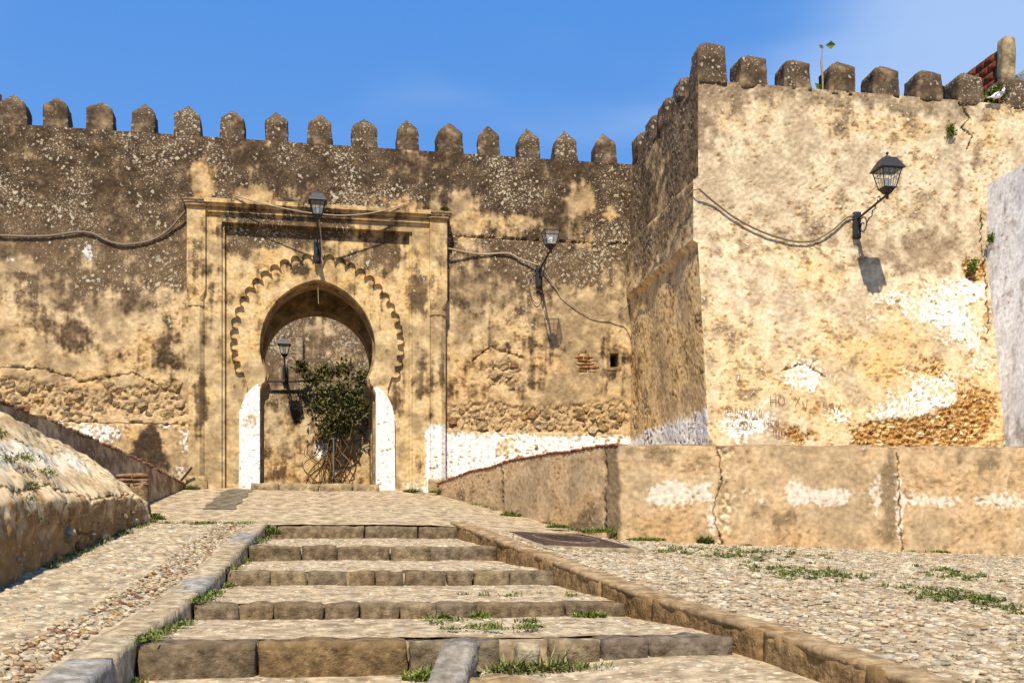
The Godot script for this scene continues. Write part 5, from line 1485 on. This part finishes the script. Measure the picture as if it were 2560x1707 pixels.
	# grass at the foot of walls and steps
	var tufts := [
		[1.42, -0.80, 7.88, 0.22, 0.26, "grass tuft in the gap left of the pale block in the lowest step"],
		[1.72, -0.80, 7.86, 0.24, 0.28, "grass tuft in the gap right of the pale block in the lowest step"],
		[2.02, -0.79, 7.85, 0.28, 0.2, "spreading grass tuft before the lowest step, rightmost of its clumps"],
		[0.86, -0.79, 7.82, 0.22, 0.18, "dark weed tuft behind the leaning slab at the lowest step"],
		[1.52, -0.47, 10.1, 0.1, 0.12, "small yellow-green tuft at the foot of the second step"],
		[2.55, -0.46, 10.1, 0.16, 0.1, "low grass tuft near the right end of the second step"],
		[1.2, -0.48, 10.12, 0.08, 0.1, "tiny tuft at the second step, left of the yellow-green one"],
		[-0.6, 0.50, 17.75, 0.16, 0.22, "grass tuft at the top of the left kerb beside the uppermost step"],
		[4.6, 0.56, 17.6, 0.3, 0.12, "long grass clump at the parapet foot behind the manhole cover"],
		[4.15, 0.66, 18.6, 0.2, 0.12, "grass clump at the parapet foot, left of the manhole's long clump"],
		[5.3, 0.42, 17.3, 0.34, 0.1, "low grass patch along the parapet below its grey strip"],
		[6.28, 0.36, 17.25, 0.13, 0.26, "spiky dark weed standing at the foot of the parapet"],
		[3.7, 0.95, 20.6, 0.2, 0.12, "grass tuft where the parapet curves towards the gate"],
		[-2.42, 0.72, 18.6, 0.16, 0.2, "grass tuft at the end of the plastered bank"],
		[-2.6, 0.42, 16.2, 0.2, 0.18, "weed clump at the foot of the bank on the cobbled path"],
		[-2.68, 0.1, 13.6, 0.2, 0.14, "grass at the foot of the bank, nearest the viewer"],
		[-2.45, 1.62, 24.4, 0.2, 0.15, "grass before the left gate column"],
		[2.2, 1.62, 24.4, 0.2, 0.12, "weeds before the right gate jamb"],
		[2.75, 1.6, 24.2, 0.2, 0.12, "weeds at the low end of the parapet by the gate"],
		[2.95, 7.88, 24.75, 0.08, 0.14, "grass sprouting from the cap of the right gate column"],
		[10.3, 0.22, 17.1, 0.2, 0.1, "small weed at the parapet foot towards the right edge"]]
	for t in tufts:
		make_tuft(t[5], v3(t[0], t[1], t[2]), t[3], t[4], fresh if t[4] < 0.25 else greens)
	for q in [[0.28, 1.25, 10.4, 0.5], [-0.1, 1.0, 11.0, 0.3], [0.1, 0.85, 9.6, 0.3], [-0.2, 0.75, 10.2, 0.25], [0.3, 1.5, 12.6, 0.3]]: pass
	moss(greens, fresh)

func blade_mesh() -> ArrayMesh:
	var st := SurfaceTool.new()
	st.begin(Mesh.PRIMITIVE_TRIANGLES)
	st.set_smooth_group(-1)
	for p in [Vector3(-0.5, 0, 0), Vector3(-0.35, 0.55, 0.12), Vector3(0.5, 0, 0), Vector3(0.5, 0, 0), Vector3(-0.35, 0.55, 0.12), Vector3(0.35, 0.55, 0.12), Vector3(-0.35, 0.55, 0.12), Vector3(0, 1, 0.5), Vector3(0.35, 0.55, 0.12)]: st.add_vertex(p)
	st.generate_normals()
	return st.commit()

func make_tuft(label: String, at: Vector3, r: float, h: float, greens: Array) -> void:
	var o := thing("grass_tuft", label, "grass", at, "grass tufts in joints and along walls")
	var ts := []
	for i in int(200 + r * 1700):
		var a := rng.randf() * TAU
		var q := r * sqrt(rng.randf())
		var hh := h * rng.randf_range(0.35, 1.0) * (1.0 - 0.5 * q / r)
		ts.append(Transform3D(Basis.from_euler(Vector3(rng.randf_range(-0.2, 0.9), rng.randf() * TAU, rng.randf_range(-0.5, 0.5))) * Basis.from_scale(Vector3(rng.randf_range(0.01, 0.028), hh, hh)), Vector3(cos(a) * q, -0.01, sin(a) * q * 0.5)))
	leaves(o, "blades", blade_mesh(), leaf_mat(Color.WHITE), ts, greens)

func moss(greens: Array, fresh: Array) -> void:
	# short moss and grass in the joints: one mass nobody could count
	var ts := []
	var add := func(x: float, y: float, d: float, n: int, r: float):
		for i in n:
			var q := Vector2(rng.randfn(), rng.randfn()) * r * 0.5
			ts.append(Transform3D(Basis.from_euler(Vector3(rng.randf_range(-0.3, 1.0), rng.randf() * TAU, rng.randf_range(-0.6, 0.6))) * Basis.from_scale(Vector3(0.018, rng.randf_range(0.02, 0.055), 0.05)), v3(x + q.x, y, d + q.y * 0.8)))
	# along the left kerb's inner edge
	for i in 150:
		var d := rng.randf_range(6.6, 18.0)
		var n := 0
		for k in 5:
			if d >= step_d[k]: n = k + 1
		if lumpy.get_noise_1d(d * 50.0) < -0.12: continue
		var y: float = -0.774 - 0.1 * (8.0 - d) if n == 0 else lerpf(step_top[n - 1], step_foot[mini(n, 4)], clampf((d - step_d[n - 1]) / ((step_d[n] if n < 5 else 18.6) - step_d[n - 1]), 0, 1)) if n < 5 else 0.66
		add.call(along(kl_d, kl_x, d) + 0.03, y + 0.01, d, 26, 0.09)
	# cracks in the right-hand slope
	for line in [[5.4, 12.9, 6.4, 12.4], [6.45, 11.3, 6.1, 8.9], [5.3, 12.2, 5.7, 12.0], [4.9, 14.8, 6.2, 14.3], [6.6, 10.4, 6.2, 10.0], [8.2, 13.6, 7.6, 12.2], [5.2, 15.8, 7.5, 15.4]]:
		for i in 40:
			var t := rng.randf()
			var x := lerpf(line[0], line[2], t) + rng.randfn() * 0.2
			var d := lerpf(line[1], line[3], t) + rng.randfn() * 0.3
			add.call(x, ground_y(x, d) + 0.012, d, 20, 0.06)
	# treads near the right, where grass fills the joints
	for i in 16:
		var d := rng.randf_range(8.5, 10.0)
		add.call(1.5 + rng.randfn() * 0.22, lerpf(step_top[0], step_foot[1], (d - 8.0) / 2.2) + 0.01, d, 34, 0.09)
	for i in 6: add.call(2.2 + rng.randfn() * 0.3, -0.3, rng.randf_range(10.8, 12.2), 30, 0.08)
	# foot of the parapet and bank
	for i in 30:
		var s := rng.randf_range(2.0, 15.0)
		var q := low_at(s)
		add.call(q.x - 0.03, ground_y(q.x, q.y - 0.08) + 0.01, q.y - 0.1, 26, 0.1)
	for i in 36:
		var d := rng.randf_range(11.5, 18.4)
		add.call(along(mb_d, mb_x, d) + 0.1, ground_y(along(mb_d, mb_x, d), d) + 0.01, d, 26, 0.1)
	# edge of the landing
	for i in 24: add.call(rng.randf_range(-2.3, -0.7), 0.66, 18.05 + rng.randfn() * 0.06, 20, 0.1)
	var o := leaves(null, "moss", blade_mesh(), leaf_mat(Color.WHITE), ts, fresh + greens)
	tag(o, "moss and short grass in the joints of cobbles and kerbs")
	# cushions of moss on the bank
	var bk := []
	for q in [[-3.2, 1.32, 12.2], [-3.05, 1.12, 12.8], [-2.95, 1.02, 13.4], [-3.1, 1.05, 12.2], [-2.9, 0.8, 12.3], [-2.82, 0.62, 11.9], [-2.8, 0.45, 11.9], [-2.76, 0.42, 12.8], [-2.95, 0.78, 13.5], [-3.5, 1.55, 11.6]]:
		for i in 110:
			var g := Vector3(rng.randfn() * 0.04, rng.randfn() * 0.02, rng.randfn() * 0.16)
			bk.append(Transform3D(Basis.from_euler(Vector3(rng.randf_range(-0.4, 1.0), rng.randf() * TAU, rng.randf_range(-0.8, 0.8))) * Basis.from_scale(Vector3(0.016, rng.randf_range(0.02, 0.06), 0.05)), v3(q[0] + 0.05, q[1] + 0.03, q[2]) + g))
	var o2 := leaves(null, "moss", blade_mesh(), leaf_mat(Color.WHITE), bk, fresh + greens)
	tag(o2, "moss cushions growing on the plastered bank")

# ------------------------------------------------------------------ small things
func build_small_things() -> void:
	var cover := thing("manhole_cover", "brown rusted rectangular manhole cover in the slope beside the steps", "manhole cover", v3(3.7, ground_y(3.7, 16.1), 16.1))
	var tilt := Basis.from_euler(Vector3(atan(0.092), 0, -0.03))
	cover.transform.basis = tilt
	var rust := stone(Color8(98, 78, 66), 1.5, 2.0, 0.75)
	part("cement_surround", block(Vector3(1.5, 0.1, 3.1), Vector3i(6, 2, 8), 0.02, 0.015, 2), stone(Color8(182, 166, 138), 0.8, 2.0), cover, place(0, -0.02, 0))
	part("plate", block(Vector3(1.2, 0.1, 2.7), Vector3i(4, 2, 6), 0.01, 0.004, 3), rust, cover, place(0, 0.0, 0))
	var ring := []
	for i in 41: ring.append(Vector3(cos(TAU * i / 40.0) * 0.44, 0.05, sin(TAU * i / 40.0) * 1.0))
	part("ring", tube(ring, 0.016, 5), stone(Color8(150, 132, 112), 1.5, 1.0, 0.6), cover)
	for i in 5: part("rib", plain_box(Vector3(0.5, 0.016, 0.03)), rust, cover, place(0, 0.052, -0.5 + i * 0.25))
	var slab := part("leaning_slab", block(Vector3(0.24, 0.15, 0.8), Vector3i(5, 4, 9), 0.035, 0.03, 77), stone(Color8(168, 160, 148), 1.0, 3.0), null, place(0.93, -0.70, 7.35, -0.28, 0.30, 0.05))
	tag(slab, "long grey stone slab leaning against the lowest step", "slab")
	var chip := part("stone_chip", block(Vector3(0.17, 0.07, 0.16), Vector3i(4, 3, 4), 0.03, 0.03, 79), stone(Color8(150, 142, 134), 1.0, 3.0), null, place(1.04, -0.56, 7.74, 0.5, 0.2, 0.1))
	tag(chip, "grey stone chip lying at the upper end of the leaning slab", "stone")
	var rock := part("boulder", block(Vector3(0.5, 0.2, 0.5), Vector3i(7, 4, 7), 0.09, 0.05, 81), stone(Color8(186, 160, 120), 0.9, 3.0), null, place(1.22, -0.85, 7.3, 0.3, 0.05, -0.05))
	tag(rock, "flat tan boulder on the ground right of the leaning slab", "boulder")
	var leaf := part("fallen_leaf", leaf_mesh(0.07, 0.14), leaf_mat(Color8(214, 178, 66)), null, Transform3D(Basis.from_euler(Vector3(-1.45, 0.5, 1.2)), v3(2.98, -0.775, 7.75)))
	tag(leaf, "small yellow leaf lying before the right end of the lowest step", "leaf")
	# charred sticks in the burnt corner left of the gate
	var sticks := thing("charred_sticks", "heap of charred sticks against the burnt wall left of the gate", "sticks", v3(-3.3, 1.55, 24.5))
	for i in 9:
		var a := Vector3(rng.randf_range(-0.5, 0.5), rng.randf_range(0.0, 0.12), rng.randf_range(-0.2, 0.2))
		part("stick", tube([a, a + Vector3(rng.randf_range(-0.5, 0.5), rng.randf_range(0.1, 0.6), rng.randf_range(-0.1, 0.2))], 0.025, 5), flat_mat(Color8(58, 40, 38), 0.9), sticks)

func no_uv(u: float, v: float) -> Vector2:
	return Vector2(u, v)
